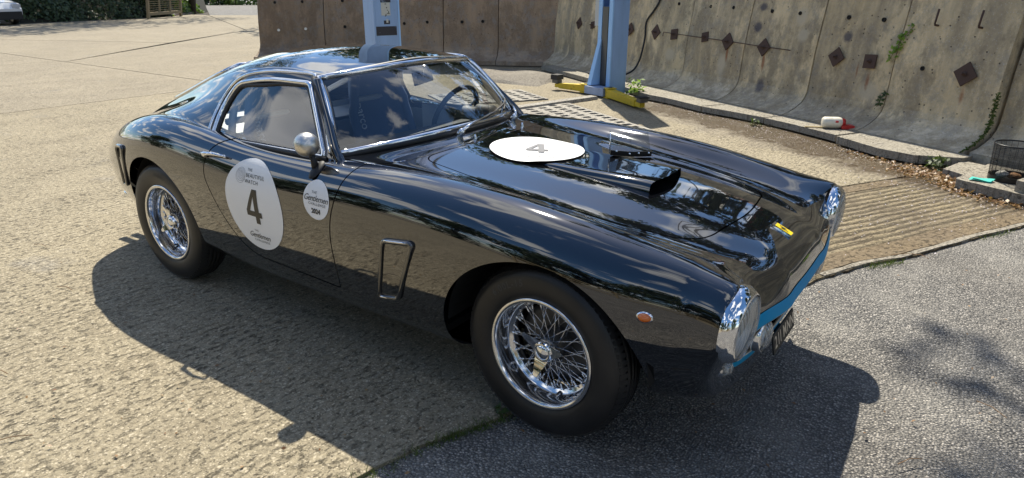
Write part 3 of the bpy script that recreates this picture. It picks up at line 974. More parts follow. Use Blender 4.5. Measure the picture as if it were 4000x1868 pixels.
# ------------------------------------------------------------------ wheels
def make_wheel():
    w_ = empty('wheel', (0, 0, 0), parent=car)
    # outward is -y
    half = [(.200, .066), (.214, .0775), (.232, .0845), (.262, .0885), (.288, .0865), (.303, .0805), (.3125, .0725), (.3135, .0715), (.3190, .0655), (.3245, .052), (.3262, .040), (.3215, .0385), (.3215, .0345), (.3275, .033), (.3285, .014), (.3225, .0125), (.3225, .0085), (.329, .007)]
    prof = [(r, -h) for r, h in half] + [(r, h) for r, h in reversed(half)]
    MB().lathe(prof, 96, axis='Y').obj('tyre', TYRE, w_, True)
    # shoulder tread blocks
    mb = MB()
    nb = 84
    for i in range(nb):
        a = 2 * PI * i / nb; T = Matrix.Rotation(a, 4, 'Y')
        for sg in (-1, 1):
            v = [(-.0082, sg * .0725, .3105), (.0082, sg * .0725, .3105), (.0090, sg * .043, .3272), (-.0070, sg * .043, .3272),
                 (-.0082, sg * .0750, .3140), (.0082, sg * .0750, .3140), (.0090, sg * .043, .3298), (-.0070, sg * .043, .3298)]
            mb.add(v, [(0, 1, 2, 3), (7, 6, 5, 4), (0, 4, 5, 1), (1, 5, 6, 2), (2, 6, 7, 3), (3, 7, 4, 0)], T)
    o = mb.obj('tread_blocks', TYRE, w_); tag(o, kind='stuff')
    rim = [(.197, -.062), (.2085, -.069), (.2115, -.076), (.2100, -.0805), (.2050, -.0815), (.1965, -.0800), (.1945, -.0770), (.1905, -.068), (.1890, -.030), (.1860, -.012), (.1800, -.004), (.1690, -.001), (.1660, .003), (.1645, .020), (.1640, .045), (.170, .052), (.188, .060), (.2105, .078), (.2085, .080)]
    MB().lathe(rim, 96, axis='Y').obj('rim', POLISHED, w_, True)
    hub = [(.0001, -.062), (.020, -.0615), (.030, -.058), (.0335, -.052), (.040, -.050), (.043, -.044), (.043, -.030), (.047, -.026), (.047, .012), (.060, .024), (.066, .05)]
    MB().lathe([(.043, -.034), (.048, -.030), (.048, .010), (.062, .022), (.068, .05)], 40, axis='Y').obj('hub', DARKSTEEL, w_, True)
    MB().lathe([(.0001, .046), (.080, .044), (.120, .043), (.150, .045), (.152, .07), (.12, .075)], 48, axis='Y').obj('brake_disc', DARKSTEEL, w_, True)
    sp = MB(); npn = MB()
    def pt(r, h, a): return Vector((r * math.cos(a), h, r * math.sin(a)))
    K = 15
    for i in range(K):
        b_ = 2 * PI * i / K
        for (rh, hh_, lead, rr_, hr, ph) in ((.044, -.031, .62, .1655, -.001, 0), (.044, -.031, -.62, .1655, -.001, .5), (.052, .006, .52, .1650, .010, .25), (.060, .020, -.52, .1645, .022, .75)):
            a0 = b_ + ph * 2 * PI / K; a1 = a0 + lead
            p0, p1 = pt(rh, hh_, a0), pt(rr_, hr, a1)
            sp.tube([p0, p1], .0021, 5)
            d_ = (p1 - p0).normalized()
            npn.tube([p1 - d_ * .022, p1 - d_ * .002], .0038, 5)
            npn.lathe([(.0001, -.006), (.005, -.004), (.0075, .0)], 8, Matrix.Translation(p1 + pt(.0, 0, 0)) @ d_.to_track_quat('Z', 'Y').to_matrix().to_4x4())
    o = sp.obj('wire_spokes', STEEL, w_, True); tag(o, kind='stuff')
    o = npn.obj('spoke_nipples', CHROME, w_, True); tag(o, kind='stuff')
    # three-eared spinner
    sn = MB()
    sn.lathe([(.0001, -.0655), (.012, -.065), (.0255, -.0605), (.0285, -.057), (.0295, -.0615), (.0345, -.0615), (.0375, -.056), (.0430, -.050), (.0440, -.034)], 40, axis='Y')
    for k in range(3):
        T = Matrix.Rotation(2 * PI * k / 3 + PI / 2 + .18, 4, 'Y')
        v = []
        for (x, hw, yo, th) in ((.030, .026, -.047, .016), (.050, .021, -.055, .012), (.072, .014, -.066, .009), (.092, .008, -.074, .006), (.096, .003, -.0755, .004)):
            v += [(x, yo - th / 2, -hw), (x, yo - th / 2, hw), (x, yo + th / 2, hw), (x, yo + th / 2, -hw)]
        f = []
        for i in range(4):
            for j in range(4): f.append((i * 4 + j, i * 4 + (j + 1) % 4, (i + 1) * 4 + (j + 1) % 4, (i + 1) * 4 + j))
        f.append((3, 2, 1, 0)); f.append((16, 17, 18, 19))
        sn.add(v, f, T)
    sn.obj('knock_off_spinner', CHROME, w_, True, 40)
    MB().tube([(.176 * math.cos(-1.3), -.004, .176 * math.sin(-1.3)), (.176 * math.cos(-1.3), -.026, .176 * math.sin(-1.3))], .0045, 8).obj('valve', DARKSTEEL, w_)
    # raised size lettering on the sidewall
    mb = MB()
    v, f = text_mesh('6.00L-15', .034, offset=.0006, space=1.25)
    vv = []
    for a_, b__ in v:
        r = .268 + b__; an = PI / 2 + .52 - a_ / .268
        vv.append((r * math.cos(an), -.0893 + max(0, r - .262) * .09, r * math.sin(an)))
    mb.add(vv, f)
    mb.obj('tyre_lettering', plain('raised_rubber', (.055, .053, .05), .7), w_)
    return w_
w0 = make_wheel()
TRK = .677
w0.location = (AX, -TRK, HUB_Z); w0.rotation_euler = (0, 0, math.radians(-1.4))
for (x, y, rz, ry) in ((-AX, -TRK, 0, .7), (AX, TRK, PI - math.radians(1.4), 2.0), (-AX, TRK, PI, 1.1)):
    c = copy_tree(w0, car)
    c.location = (x, y, HUB_Z)
    c.rotation_euler = (Matrix.Rotation(rz, 4, 'Z') @ Matrix.Rotation(ry if abs(rz) > 1 or x < 0 else 0, 4, 'Y')).to_euler()

# ------------------------------------------------------------------ lamps
def lamp(name, c, r0, r1, depth, r_lens, bulge, yaw=0.0, pitch=0.0):
    e = empty(name, c, parent=car)
    T = Matrix.Rotation(yaw, 4, 'Z') @ Matrix.Rotation(pitch, 4, 'Y')
    prof = [(r0, 0)] + [(r0 + (r1 - r0) * t ** 1.6 + .004 * math.sin(PI * t), depth * t) for t in (.15, .3, .45, .6, .75, .88, 1.0)] + [(r1 - .004, depth + .0035), (r_lens + .002, depth + .002), (r_lens, depth - .004)]
    MB().lathe([(a, h) for a, h in prof], 64, T, axis='X').obj('bezel', CHROME, e, True)
    lp = [(r_lens * math.sin(t * PI / 2), depth - .004 + bulge * math.cos(t * PI / 2)) for t in (1, .9, .78, .64, .5, .35, .2, .02)]
    MB().lathe(lp, 48, T, axis='X').obj('lens', LENS, e, True)
    rp = [(r_lens * .97, depth - .008), (r_lens * .80, depth - .040), (r_lens * .45, depth - .068), (.002, depth - .075)]
    MB().lathe(rp, 40, T, axis='X').obj('reflector', SATIN, e, True)
    return e
for sd in (-1, 1):
    lamp('headlight', (1.812, sd * .647, .592), .1225, .1055, .044, .0995, .024, sd * .03, .05)
    lamp('fog_light', (1.805, sd * .385, .447), .058, .060, .045, .055, .028)
    e = lamp('marker_light', (1.768, sd * .615, .418), .034, .031, .030, .029, .030)
# amber repeaters
def flank_disc(name, x, z, r, sx, mat, trim, sd=-1):
    p, nn = on_side(x, z, 0, sd)
    T = Matrix.Translation(p) @ nn.to_track_quat('Z', 'Y').to_matrix().to_4x4()
    e = empty(name, (0, 0, 0), parent=car)
    s_ = Matrix.Diagonal((1, sx, 1, 1))
    MB().lathe([(r * 1.25, -.002), (r * 1.25, .004), (r * 1.0, .006)], 28, T @ s_).obj('trim_ring', trim, e, True)
    MB().lathe([(r * 1.02, .005), (r * .8, .013), (r * .45, .018), (.0005, .020)], 28, T @ s_).obj('lens', mat, e, True)
for sd in (-1, 1): flank_disc('side_marker', 1.588, .598, .021, .68, AMBER, CHROME, sd)

# badge on the nose
bp = [(-.030, -.012), (.030, -.012), (.030, .012), (-.030, .012)]
c0 = np.array((1.772, .0))
def nose_place(off):
    def f(u, v_):
        p, _ = on_top(c0[0] - v_, c0[1] + u, off); return p
    return f
bd = empty('nose_badge', (0, 0, 0), parent=car)
mb = MB(); pl = nose_place(.002); pt_ = nose_place(.009)
k = [pl(-.0205, -.037), pl(.0205, -.037), pl(.0205, .037), pl(-.0205, .037), pt_(-.0195, -.036), pt_(.0195, -.036), pt_(.0195, .036), pt_(-.0195, .036)]
mb.add(k, [(0, 1, 5, 4), (1, 2, 6, 5), (2, 3, 7, 6), (3, 0, 4, 7), (4, 5, 6, 7)]).obj('badge_frame', CHROME, bd)
pt_ = nose_place(.0098)
MB().add([pt_(-.0165, -.033), pt_(.0165, -.033), pt_(.0165, .026), pt_(-.0165, .026)], [(0, 1, 2, 3)]).obj('badge_field', YELLOW, bd)
pt_ = nose_place(.0104)
hs = [(-.012, -.0095), (-.010, -.003), (-.013, .001), (-.017, .006), (-.011, .004), (-.004, .003), (.002, .004), (.005, .009), (.010, .0085), (.008, .0055), (.005, .001), (.010, -.002), (.012, -.006), (.006, -.003), (.001, -.0015), (-.004, -.002), (-.006, -.0095)]
MB().add([pt_(a * .75, b_ * 1.9 - .002) for a, b_ in hs], [tuple(range(len(hs)))]).obj('horse_emblem', INK, bd)

# grille mesh and number plate
MB().grid(lambda u, t: (1.74, -.50 + u, .37 + .15 * t), 2, 2).obj('grille_back', UNDER, car)
gm = MB()
for i in range(22):
    y = -.52 + 1.04 * i / 21
    h = .068 * math.sqrt(max(0, 1 - (y / .56) ** 4)) + .004
    gm.cbox((1.775, y, .442), (.022, .0035, 2 * h))
for i in range(4):
    z = .395 + .032 * i
    gm.cbox((1.775, 0, z), (.021, 1.04 * (1 - .06 * abs(i - 1.5)), .0035))
o = gm.obj('grille_mesh', SATIN, car); tag(o, kind='stuff')
npl = empty('number_plate', (1.838, -.030, .302), parent=car)
T = Matrix.Rotation(math.radians(-12), 4, 'Y')
MB().cbox((0, 0, 0), (.006, .285, .074), T).obj('plate', BLACKTRIM, npl)
for ch_, yo in zip('211MNN', (-.112, -.076, -.050, .006, .060, .110)):
    v, f = text_mesh(ch_, .066, offset=.0012)
    MB().add([T @ Vector((.0042, yo + a * .92, b_)) for a, b_ in v], f).obj('plate_character', SATIN, npl)
MB().box((1.70, -.03, .285), (1.84, .03, .30)).obj('plate_bracket', BLACKTRIM, car)

# ------------------------------------------------------------------ flank vents, handle, mirror, exhaust, wipers
def flank_vent(pts, chrome_edges, name, sd, depth=.014):
    """framed outlet: recessed panel with a raised rim"""
    e = empty(name, (0, 0, 0), parent=car)
    O = round_corners(pts, .022, 5)
    def P_(q, off):
        p, _ = on_side(q[0], q[1], off, sd); return p
    c = O.mean(0); rim = MB()
    rim.tube([P_(q, .004) for q in O], .0105, 10, closed=True)
    rim.obj('vent_rim', PAINT, e, True)
    k = len(O); v = [P_(c, .0035)] + [P_(c + (q - c) * .93, .0035) for q in O]
    MB().add(v, [(0, 1 + j, 1 + (j + 1) % k) for j in range(k)]).obj('vent_panel', PAINT, e, True)
    for (a, b_) in chrome_edges:
        a = np.array(a); b_ = np.array(b_)
        MB().tube([P_(a + (b_ - a) * t / 6, .009) for t in range(7)], .0055, 8).obj('vent_trim', CHROME, e, True)
for sd in (-1, 1):
    flank_vent([(.535, .628), (.690, .648), (.580, .388), (.470, .370)], [((.548, .631), (.665, .646)), ((.476, .374), (.520, .379))], 'side_vent', sd)
    flank_vent([(-1.570, .705), (-1.470, .712), (-1.575, .475), (-1.632, .470)], [], 'rear_vent', sd)
    # door handle
    p, nn = on_side(-.632, .790, .022, sd); q, n2 = on_side(-.487, .795, .020, sd); m_, n3 = on_side(-.562, .795, .030, sd)
    r0, _ = on_side(-.645, .783, .0, sd); r1, _ = on_side(-.492, .793, -.002, sd)
    h = empty('door_handle', (0, 0, 0), parent=car)
    MB().tube([p - Vector((.02, 0, 0)), p, m_, q], [.006, .010, .0085, .006], 10).obj('grip', CHROME, h, True)
    MB().tube([r0, p], .012, 10).obj('escutcheon', CHROME, h, True)
    MB().tube([r1, q], .007, 8).obj('handle_foot', CHROME, h, True)
# bullet mirror on the near door
mir = empty('wing_mirror', (0, 0, 0), parent=car)
mc = Vector((.050, -.752, .918)); ax = Vector((.88, -.36, .10)).normalized()
T = Matrix.Translation(mc) @ ax.to_track_quat('Z', 'Y').to_matrix().to_4x4()
MB().lathe([(.0005, .052), (.018, .0495), (.034, .041), (.045, .027), (.0505, .008), (.051, -.008), (.049, -.022), (.047, -.024), (.0005, -.018)], 36, T).obj('shell', SATIN, mir, True)
pb, nb_ = on_top(.092, -.752, .0)
MB().tube([mc + Vector((.016, .004, -.036)), mc * .4 + pb * .6 + Vector((.006, 0, 0)), pb + Vector((0, 0, .004))], [.014, .012, .017], 12).obj('stalk', BLACKTRIM, mir, True)
pb, nb_ = on_top(.105, -.758, .001)
MB().lathe([(.0005, .010), (.02, .009), (.034, .004), (.036, 0)], 28, Matrix.Translation(pb) @ nb_.to_track_quat('Z', 'Y').to_matrix().to_4x4() @ Matrix.Diagonal((.75, 1.35, 1, 1))).obj('base', BLACKTRIM, mir, True)
# exhaust tips
for sd in (-1, 1):
    for k in (0, 1):
        y = sd * (.47 - .075 * k)
        mb = MB()
        mb.lathe([(.024, 0), (.024, -.26), (.027, -.28), (.0235, -.283), (.020, -.27), (.020, -.1)], 24, Matrix.Translation((-1.93, y, .235 - .006 * k)) @ Matrix.Rotation(math.radians(3), 4, 'Y'), axis='X')
        mb.obj('exhaust_tip', CHROME, car, True)
# wipers
def wiper(s0, s1, t1, s_end0, s_end1):
    e = empty('wiper', (0, 0, 0), parent=car)
    b0 = Vector(ws_pt(s0, 0)) + Vector((.060, 0, -.006)); n_ = Vector((.64, 0, .77))
    tip = Vector(ws_pt(s1, t1)) + n_ * .030
    mid = (b0 + tip) / 2 + n_ * .018
    MB().lathe([(.017, -.02), (.016, .012), (.010, .022), (.0005, .024)], 16, Matrix.Translation(b0 - n_ * .004) @ n_.to_track_quat('Z', 'Y').to_matrix().to_4x4()).obj('spindle', CHROME, e, True)
    MB().tube([b0 + n_ * .016, b0 * .8 + tip * .2 + n_ * .022, mid, tip], [.0085, .0075, .005, .0035], 8).obj('arm', CHROME, e, True)
    pts = []
    for i in range(9):
        t = i / 8; pts.append(Vector(ws_pt(s_end0 + (s_end1 - s_end0) * t, t1 - .05 + .14 * t)) + n_ * .013)
    MB().tube(pts, .0055, 6).obj('blade', BLACKTRIM, e, True)
wiper(-.13, .52, .055, .22, .86)
wiper(.72, .95, .10, .70, .96)
for (x, y) in ((.375, -.05), (.36, .36)):
    p = hood_p(x, y)
    MB().lathe([(.009, -.01), (.009, .006), (.006, .012), (.006, .018), (.0005, .021)], 12, Matrix.Translation(p)).obj('washer_jet', CHROME, car, True)
# ------------------------------------------------------------------ cabin
SEATM = plain('seat_cloth', (.10, .15, .26), .85)
GREYP = plain('grey_trim_panel', (.45, .46, .47), .7)
PALE = plain('pale_trim_panel', (.75, .75, .73), .6)
CAGE = plain('cage_tube', (.62, .62, .62), .4)
DASH = plain('dash_crackle', (.035, .037, .04), .55)
tb_ = MB()
tb_.box((-.80, -.66, .285), (.20, .66, .30)); tb_.obj('cabin_floor', BLACKTRIM, car)
for sd in (-1, 1):
    MB().box((-.74, sd * .705 - .01, .30), (.20, sd * .705 + .01, .80)).obj('door_card', GREYP, car)
MB().box((-1.50, -.54, .785), (-.82, .54, .805)).obj('parcel_shelf', PALE, car)
MB().box((-.62, .672, .66), (.16, .694, .835)).obj('added_white_panel', PALE, car)  # added white panel, standing in for the brightness inside the cabin
MB().box((-.62, -.13, .302), (.15, .13, .50)).obj('tunnel', GREYP, car)
MB().box((-.84, -.60, .30), (-.82, .60, .80)).obj('rear_bulkhead', GREYP, car)
MB().box((.185, -.62, .30), (.20, .62, .80)).obj('front_bulkhead', BLACKTRIM, car)
ds = MB()
prof = [(.235, .872), (.12, .885), (.06, .882), (.035, .862), (.03, .80), (.06, .70)]
ds.grid(lambda u, t: (np.interp(t * 5, range(6), [p[0] for p in prof]) - .12 * (2 * u - 1) ** 2, (2 * u - 1) * .63, np.interp(t * 5, range(6), [p[1] for p in prof]) - .035 * (2 * u - 1) ** 2), 24, 20)
ds.obj('dashboard', DASH, car, True)
for (y, z) in ((.30, .905), (.44, .895)):
    MB().lathe([(.062, 0), (.060, .10), (.045, .115), (.0005, .12)], 28, Matrix.Translation((.01, y, z - .03)), axis='X').obj('gauge_pod', DASH, car, True)
st = empty('steering_wheel', (-.085, .36, .860), parent=car)
T = Matrix.Rotation(math.radians(-68), 4, 'Y')
MB().tube([T @ Vector((.172 * math.cos(a), .172 * math.sin(a), 0)) for a in np.linspace(0, 2 * PI, 40, endpoint=False)], .0135, 10, closed=True).obj('rim', plain('wheel_leather', (.02, .024, .035), .6), st, True)
for k in range(3):
    a = PI / 2 + PI + k * 2 * PI / 3 + .5
    MB().tube([T @ Vector((.03 * math.cos(a), .03 * math.sin(a), -.03)), T @ Vector((.18 * math.cos(a), .18 * math.sin(a), 0))], .008, 6, sx=.35).obj('spoke', SATIN, st)
MB().lathe([(.0005, -.02), (.035, -.022), (.04, -.035), (.02, -.05), (.02, -.30)], 20, T).obj('hub', BLACKTRIM, st, True)
def seat(y):
    e = empty('seat', (-.42, y, .30), parent=car)
    def back(u, t):
        a = (2 * u - 1)
        wdt = .225 * (1 - .10 * t) * (1 if t < .62 else 1 - .55 * ((t - .62) / .38) ** 1.5)
        wing = .11 * abs(a) ** 3 * (1.0 if t < .7 else 1.15)
        return Vector((-.16 - .24 * t + wing, a * wdt, .06 + .76 * t + .02 * math.sin(PI * u)))
    mb = MB(); mb.grid(back, 16, 20); mb.grid(lambda u, t: back(u, t) - Vector((.05, 0, .0)), 16, 20)
    rim = [back(0, t / 20) - Vector((.025, 0, 0)) for t in range(21)] + [back(u / 16, 1) - Vector((.025, 0, 0)) for u in range(1, 17)] + [back(1, 1 - t / 20) - Vector((.025, 0, 0)) for t in range(1, 21)]
    mb.tube(rim, .027, 8)
    mb.obj('backrest', SEATM, e, True)
    mb = MB()
    def base(u, t):
        a = 2 * u - 1
        return Vector((-.20 + .48 * t, a * .235, .06 + .07 * t + .10 * abs(a) ** 4))
    mb.grid(base, 14, 10); mb.box((-.2, -.23, -.002), (.27, .23, .05)); mb.obj('seat_base', SEATM, e, True)
    v, f = text_mesh('sparco', .085, space=1.0)
    mb = MB().add([(-.115 + .0 * a - .24 * (.40 - a) * .0 - .24 * (.60 - a) , .0 + b_ - .12, .06 + .76 * (.60 - a) + .012) for a, b_ in v], f)
    mb.obj('seat_lettering', plain('pale_stitching', (.8, .82, .85), .7), e)
    return e
seat(-.34); seat(.34)
cg = empty('roll_cage', (0, 0, 0), parent=car)
hoop = smooth_poly([(-.74, -.60, .30), (-.74, -.59, .80), (-.74, -.50, 1.06), (-.74, -.34, 1.135), (-.74, 0, 1.16), (-.74, .34, 1.135), (-.74, .50, 1.06), (-.74, .59, .80), (-.74, .60, .30)], 6, False)
MB().tube([Vector(p) for p in hoop], .019, 10).obj('main_hoop', CAGE, cg, True)
for sd in (-1, 1):
    MB().tube([(-.75, sd * .42, 1.09), (-1.40, sd * .36, .80)], .017, 8).obj('stay_tube', CAGE, cg, True)
MB().tube([(-.75, -.52, 1.02), (-1.38, .30, .81)], .017, 8).obj('stay_tube', CAGE, cg, True)
MB().tube([(-.745, -.60, .90), (-.745, .60, .90)], .017, 8).obj('cross_tube', CAGE, cg, True)
im = MB()
im.cbox((0, 0, 0), (.022, .20, .062), Matrix.Translation((-.03, .05, 1.105)) @ Matrix.Rotation(.35, 4, 'Z') @ Matrix.Rotation(-.2, 4, 'Y'))
im.tube([(-.02, .05, 1.105), (.0, .03, 1.165)], .005, 6)
im.obj('rear_view_mirror', CHROME, car)
# ================================================================== GROUND
RIB_BAND = Vector((.472, .882, 0)); RIB_YARD = Vector((.08, .997, 0))          # the way the concrete was tamped
def rib_coord(n, l, p, RIB):
    sx = n.new('ShaderNodeSeparateXYZ'); l.new(p, sx.inputs[0])
    a = mth(n, l, 'MULTIPLY', sx.outputs[0], RIB.y); b_ = mth(n, l, 'MULTIPLY', sx.outputs[1], -RIB.x)
    return mth(n, l, 'ADD', a, b_), sx
def line_dist(n, l, sx, F, t):
    """signed distance from a plan line, positive to the right of t"""
    nx, ny = t[1], -t[0]
    a = mth(n, l, 'MULTIPLY', sx.outputs[0], nx); b_ = mth(n, l, 'MULTIPLY', sx.outputs[1], ny)
    return mth(n, l, 'SUBTRACT', mth(n, l, 'ADD', a, b_), F[0] * nx + F[1] * ny)
WALL_F, WALL_T, WALL_N = np.array([-1.585, 7.054]), np.array([.862, -.506]), np.array([-.506, -.862])
def concrete_mat(name, rib_strength, rib_period, base, dark, wet=0.0, grit=1.0, edge_wet=True, RIB=RIB_YARD, pits=1.0, rag_k=2.6, zmin=.3):
    m, n, l, b = new_mat(name)
    p = wpos(n)
    rc, sx = rib_coord(n, l, p, RIB)
    st = mapping(n, l, p, (1, 1, 1), (0, 0, -math.atan2(RIB.y, RIB.x)))
    big = noise(n, l, p, .55, 6, .6)
    mid = noise(n, l, p, 2.6, 9, .68)
    fine = noise(n, l, p, 55, 4, .75)
    col = mixc(n, l, ramp(n, l, big, [(.35, 0.), (.68, 1.)]), base, tuple(c * .82 for c in base))
    col = mixc(n, l, ramp(n, l, mid, [(.48, 0.), (.72, .60)]), col, dark)
    gp = noise(n, l, mapping(n, l, p, loc=(7, 3, 0)), 1.7, 7, .65)
    col = mixc(n, l, ramp(n, l, gp, [(.60, 0.), (.74, .5)]), col, (base[0] * .62, base[0] * .62, base[0] * .63))
    # cement paste mottling at the scale of sand
    col = mixc(n, l, ramp(n, l, fine, [(.36, .62), (.52, 0.)]), col, tuple(c * .50 for c in dark))
    # aggregate: each small stone its own shade, two sizes
    for sc_, lo, hi in ((62, .70, .80), (120, .55, .75)):
        vv_ = n.new('ShaderNodeTexVoronoi'); vv_.inputs['Scale'].default_value = sc_; l.new(p, vv_.inputs['Vector'])
        sp = n.new('ShaderNodeSeparateColor'); l.new(vv_.outputs['Color'], sp.inputs[0])
        inside = ramp(n, l, vv_.outputs['Distance'], [(.34, 1.), (.46, 0.)])
        f1 = mth(n, l, 'MULTIPLY', ramp(n, l, sp.outputs[0], [(lo, 0.), (lo + .22, .75)]), mth(n, l, 'MULTIPLY', inside, grit))
        col = mixc(n, l, f1, col, (min(.62, base[0] * 1.55), min(.60, base[1] * 1.58), min(.55, base[2] * 1.7)))
        f2 = mth(n, l, 'MULTIPLY', ramp(n, l, sp.outputs[1], [(hi, 0.), (hi + .18, .70)]), mth(n, l, 'MULTIPLY', inside, grit))
        col = mixc(n, l, f2, col, tuple(c * .40 for c in dark))
    # pits left between the tamping marks, short and ragged
    pit = noise(n, l, mapping(n, l, st, (20, 40, 1)), 1.0, 6, .70)
    zone = ramp(n, l, noise(n, l, mapping(n, l, st, (.9, 2.2, 1)), 1.0, 5, .7), [(.36, 0.), (.60, 1.)])
    pitd = mth(n, l, 'MULTIPLY', ramp(n, l, pit, [(.375, 1.), (.455, 0.)]), mth(n, l, 'MULTIPLY_ADD', zone, .75, .25))
    pit2 = ramp(n, l, noise(n, l, p, 27, 5, .72), [(.345, 1.), (.40, 0.)])
    pitd = mth(n, l, 'MULTIPLY', mth(n, l, 'MAXIMUM', pitd, mth(n, l, 'MULTIPLY', pit2, .9)), pits)
    col = mixc(n, l, mth(n, l, 'MULTIPLY', pitd, .80), col, tuple(c * .30 for c in dark))
    # tamping lines
    wob = mth(n, l, 'MULTIPLY', noise(n, l, mapping(n, l, st, (3.4, 8, 1)), 1.0, 6, .7), 7.0)
    wv = mth(n, l, 'SINE', mth(n, l, 'ADD', mth(n, l, 'MULTIPLY', rc, 2 * PI / rib_period), wob))
    rag = noise(n, l, p, 42, 4, .75)
    rib = mth(n, l, 'MULTIPLY', mth(n, l, 'ADD', wv, mth(n, l, 'MULTIPLY', mth(n, l, 'SUBTRACT', rag, .5), rag_k)), mth(n, l, 'MULTIPLY_ADD', zone, 1 - zmin, zmin))
    lowpart = mth(n, l, 'MAXIMUM', mth(n, l, 'MULTIPLY_ADD', rib, -1.0, -.55), 0.0)
    col = mixc(n, l, mth(n, l, 'MINIMUM', mth(n, l, 'MULTIPLY', lowpart, rib_strength * .9), .80), col, tuple(c * .40 for c in dark))
    h = mth(n, l, 'ADD', mth(n, l, 'MULTIPLY', rib, rib_strength * .40), mth(n, l, 'MULTIPLY', fine, .8))
    h = mth(n, l, 'ADD', h, mth(n, l, 'MULTIPLY', pitd, -.8))
    # damp silt along the gutter under the wall
    wd = line_dist(n, l, sx, (WALL_F[0] + WALL_N[0] * .48, WALL_F[1] + WALL_N[1] * .48), (WALL_T[0], WALL_T[1]))
    wn_ = mth(n, l, 'MULTIPLY', mth(n, l, 'SUBTRACT', noise(n, l, p, 2.1, 8, .70), .5), 2.6)
    wv_ = mth(n, l, 'SUBTRACT', 1.0, mth(n, l, 'DIVIDE', mth(n, l, 'ADD', wd, mth(n, l, 'MULTIPLY', wn_, .5)), .80))
    inx = ramp(n, l, mth(n, l, 'MULTIPLY_ADD', sx.outputs[0], .1, .5), [(.26, 0.), (.36, 1.)])
    wetf = mth(n, l, 'MULTIPLY', ramp(n, l, wv_, [(.05, 0.), (.50, 1.)]), inx) if edge_wet else mth(n, l, 'MULTIPLY', big, 0.0)
    if wet > 0:
        wn2 = ramp(n, l, noise(n, l, p, 1.6, 7, .66), [(.44, 0.), (.64, wet)])
        wetf = mth(n, l, 'MAXIMUM', wetf, wn2)
    col = mixc(n, l, mth(n, l, 'MULTIPLY', wetf, .86), col, mixc(n, l, rag, (.030, .019, .010), (.105, .068, .034)))
    l.new(col, b.inputs['Base Color'])
    l.new(mth(n, l, 'MULTIPLY_ADD', wetf, -.62, .88), b.inputs['Roughness'])
    b.inputs['Specular IOR Level'].default_value = .4
    bump(n, l, b, h, .9, .010)
    return m
CONC = concrete_mat('yard_concrete', .55, .052, (.325, .278, .190), (.195, .16, .105))
CONC_FAR = concrete_mat('yard_concrete_far', .30, .060, (.305, .262, .188), (.21, .175, .12))
CONC_RIB = concrete_mat('ribbed_concrete', 3.2, .068, (.30, .245, .15), (.13, .092, .05), wet=.55, RIB=RIB_BAND, rag_k=2.0, zmin=.8)
CONC_SMOOTH = concrete_mat('smooth_edge_concrete', .18, .05, (.20, .15, .088), (.12, .085, .046), wet=.35, grit=.6, RIB=RIB_BAND)
CONC_PALE = concrete_mat('pale_edge_concrete', .12, .05, (.31, .28, .225), (.2, .17, .13), grit=.7)
def asphalt_mat(name='asphalt', k=1.62):
    m, n, l, b = new_mat(name)
    p = wpos(n)
    v1 = n.new('ShaderNodeTexVoronoi'); v1.inputs['Scale'].default_value = 105; l.new(p, v1.inputs['Vector'])
    v2 = n.new('ShaderNodeTexVoronoi'); v2.inputs['Scale'].default_value = 165; l.new(p, v2.inputs['Vector'])
    sp = n.new('ShaderNodeSeparateColor'); l.new(v1.outputs['Color'], sp.inputs[0])
    stone = ramp(n, l, sp.outputs[0], [(.0, (.07 * k, .068 * k, .064 * k)), (.55, (.172 * k, .162 * k, .145 * k)), (.9, (.29 * k, .27 * k, .24 * k)), (1., (.40 * k, .37 * k, .33 * k))])
    gap = ramp(n, l, v1.outputs['Distance'], [(.30, 0.), (.62, 1.)])
    col = mixc(n, l, mth(n, l, 'MULTIPLY', gap, .9), stone, (.028 * k, .028 * k, .029 * k))
    big = noise(n, l, p, .8, 6, .6)
    col = mixc(n, l, ramp(n, l, big, [(.42, 0.), (.70, .40)]), col, (.075 * k, .066 * k, .055 * k))
    dst = noise(n, l, p, 2.2, 7, .7)
    col = mixc(n, l, ramp(n, l, dst, [(.45, 0.), (.72, .34)]), col, (.27 * k, .255 * k, .225 * k))
    l.new(col, b.inputs['Base Color']); b.inputs['Roughness'].default_value = .74
    b.inputs['Specular IOR Level'].default_value = .5
    h = mth(n, l, 'ADD', mth(n, l, 'MULTIPLY', v1.outputs['Distance'], -1.0), mth(n, l, 'MULTIPLY', v2.outputs['Distance'], -.4))
    bump(n, l, b, h, .95, .011)
    return m
ASPH = asphalt_mat()
ROADM = asphalt_mat('road_asphalt', 1.1)
SOIL = plain('joint_soil', (.045, .036, .026), .95)

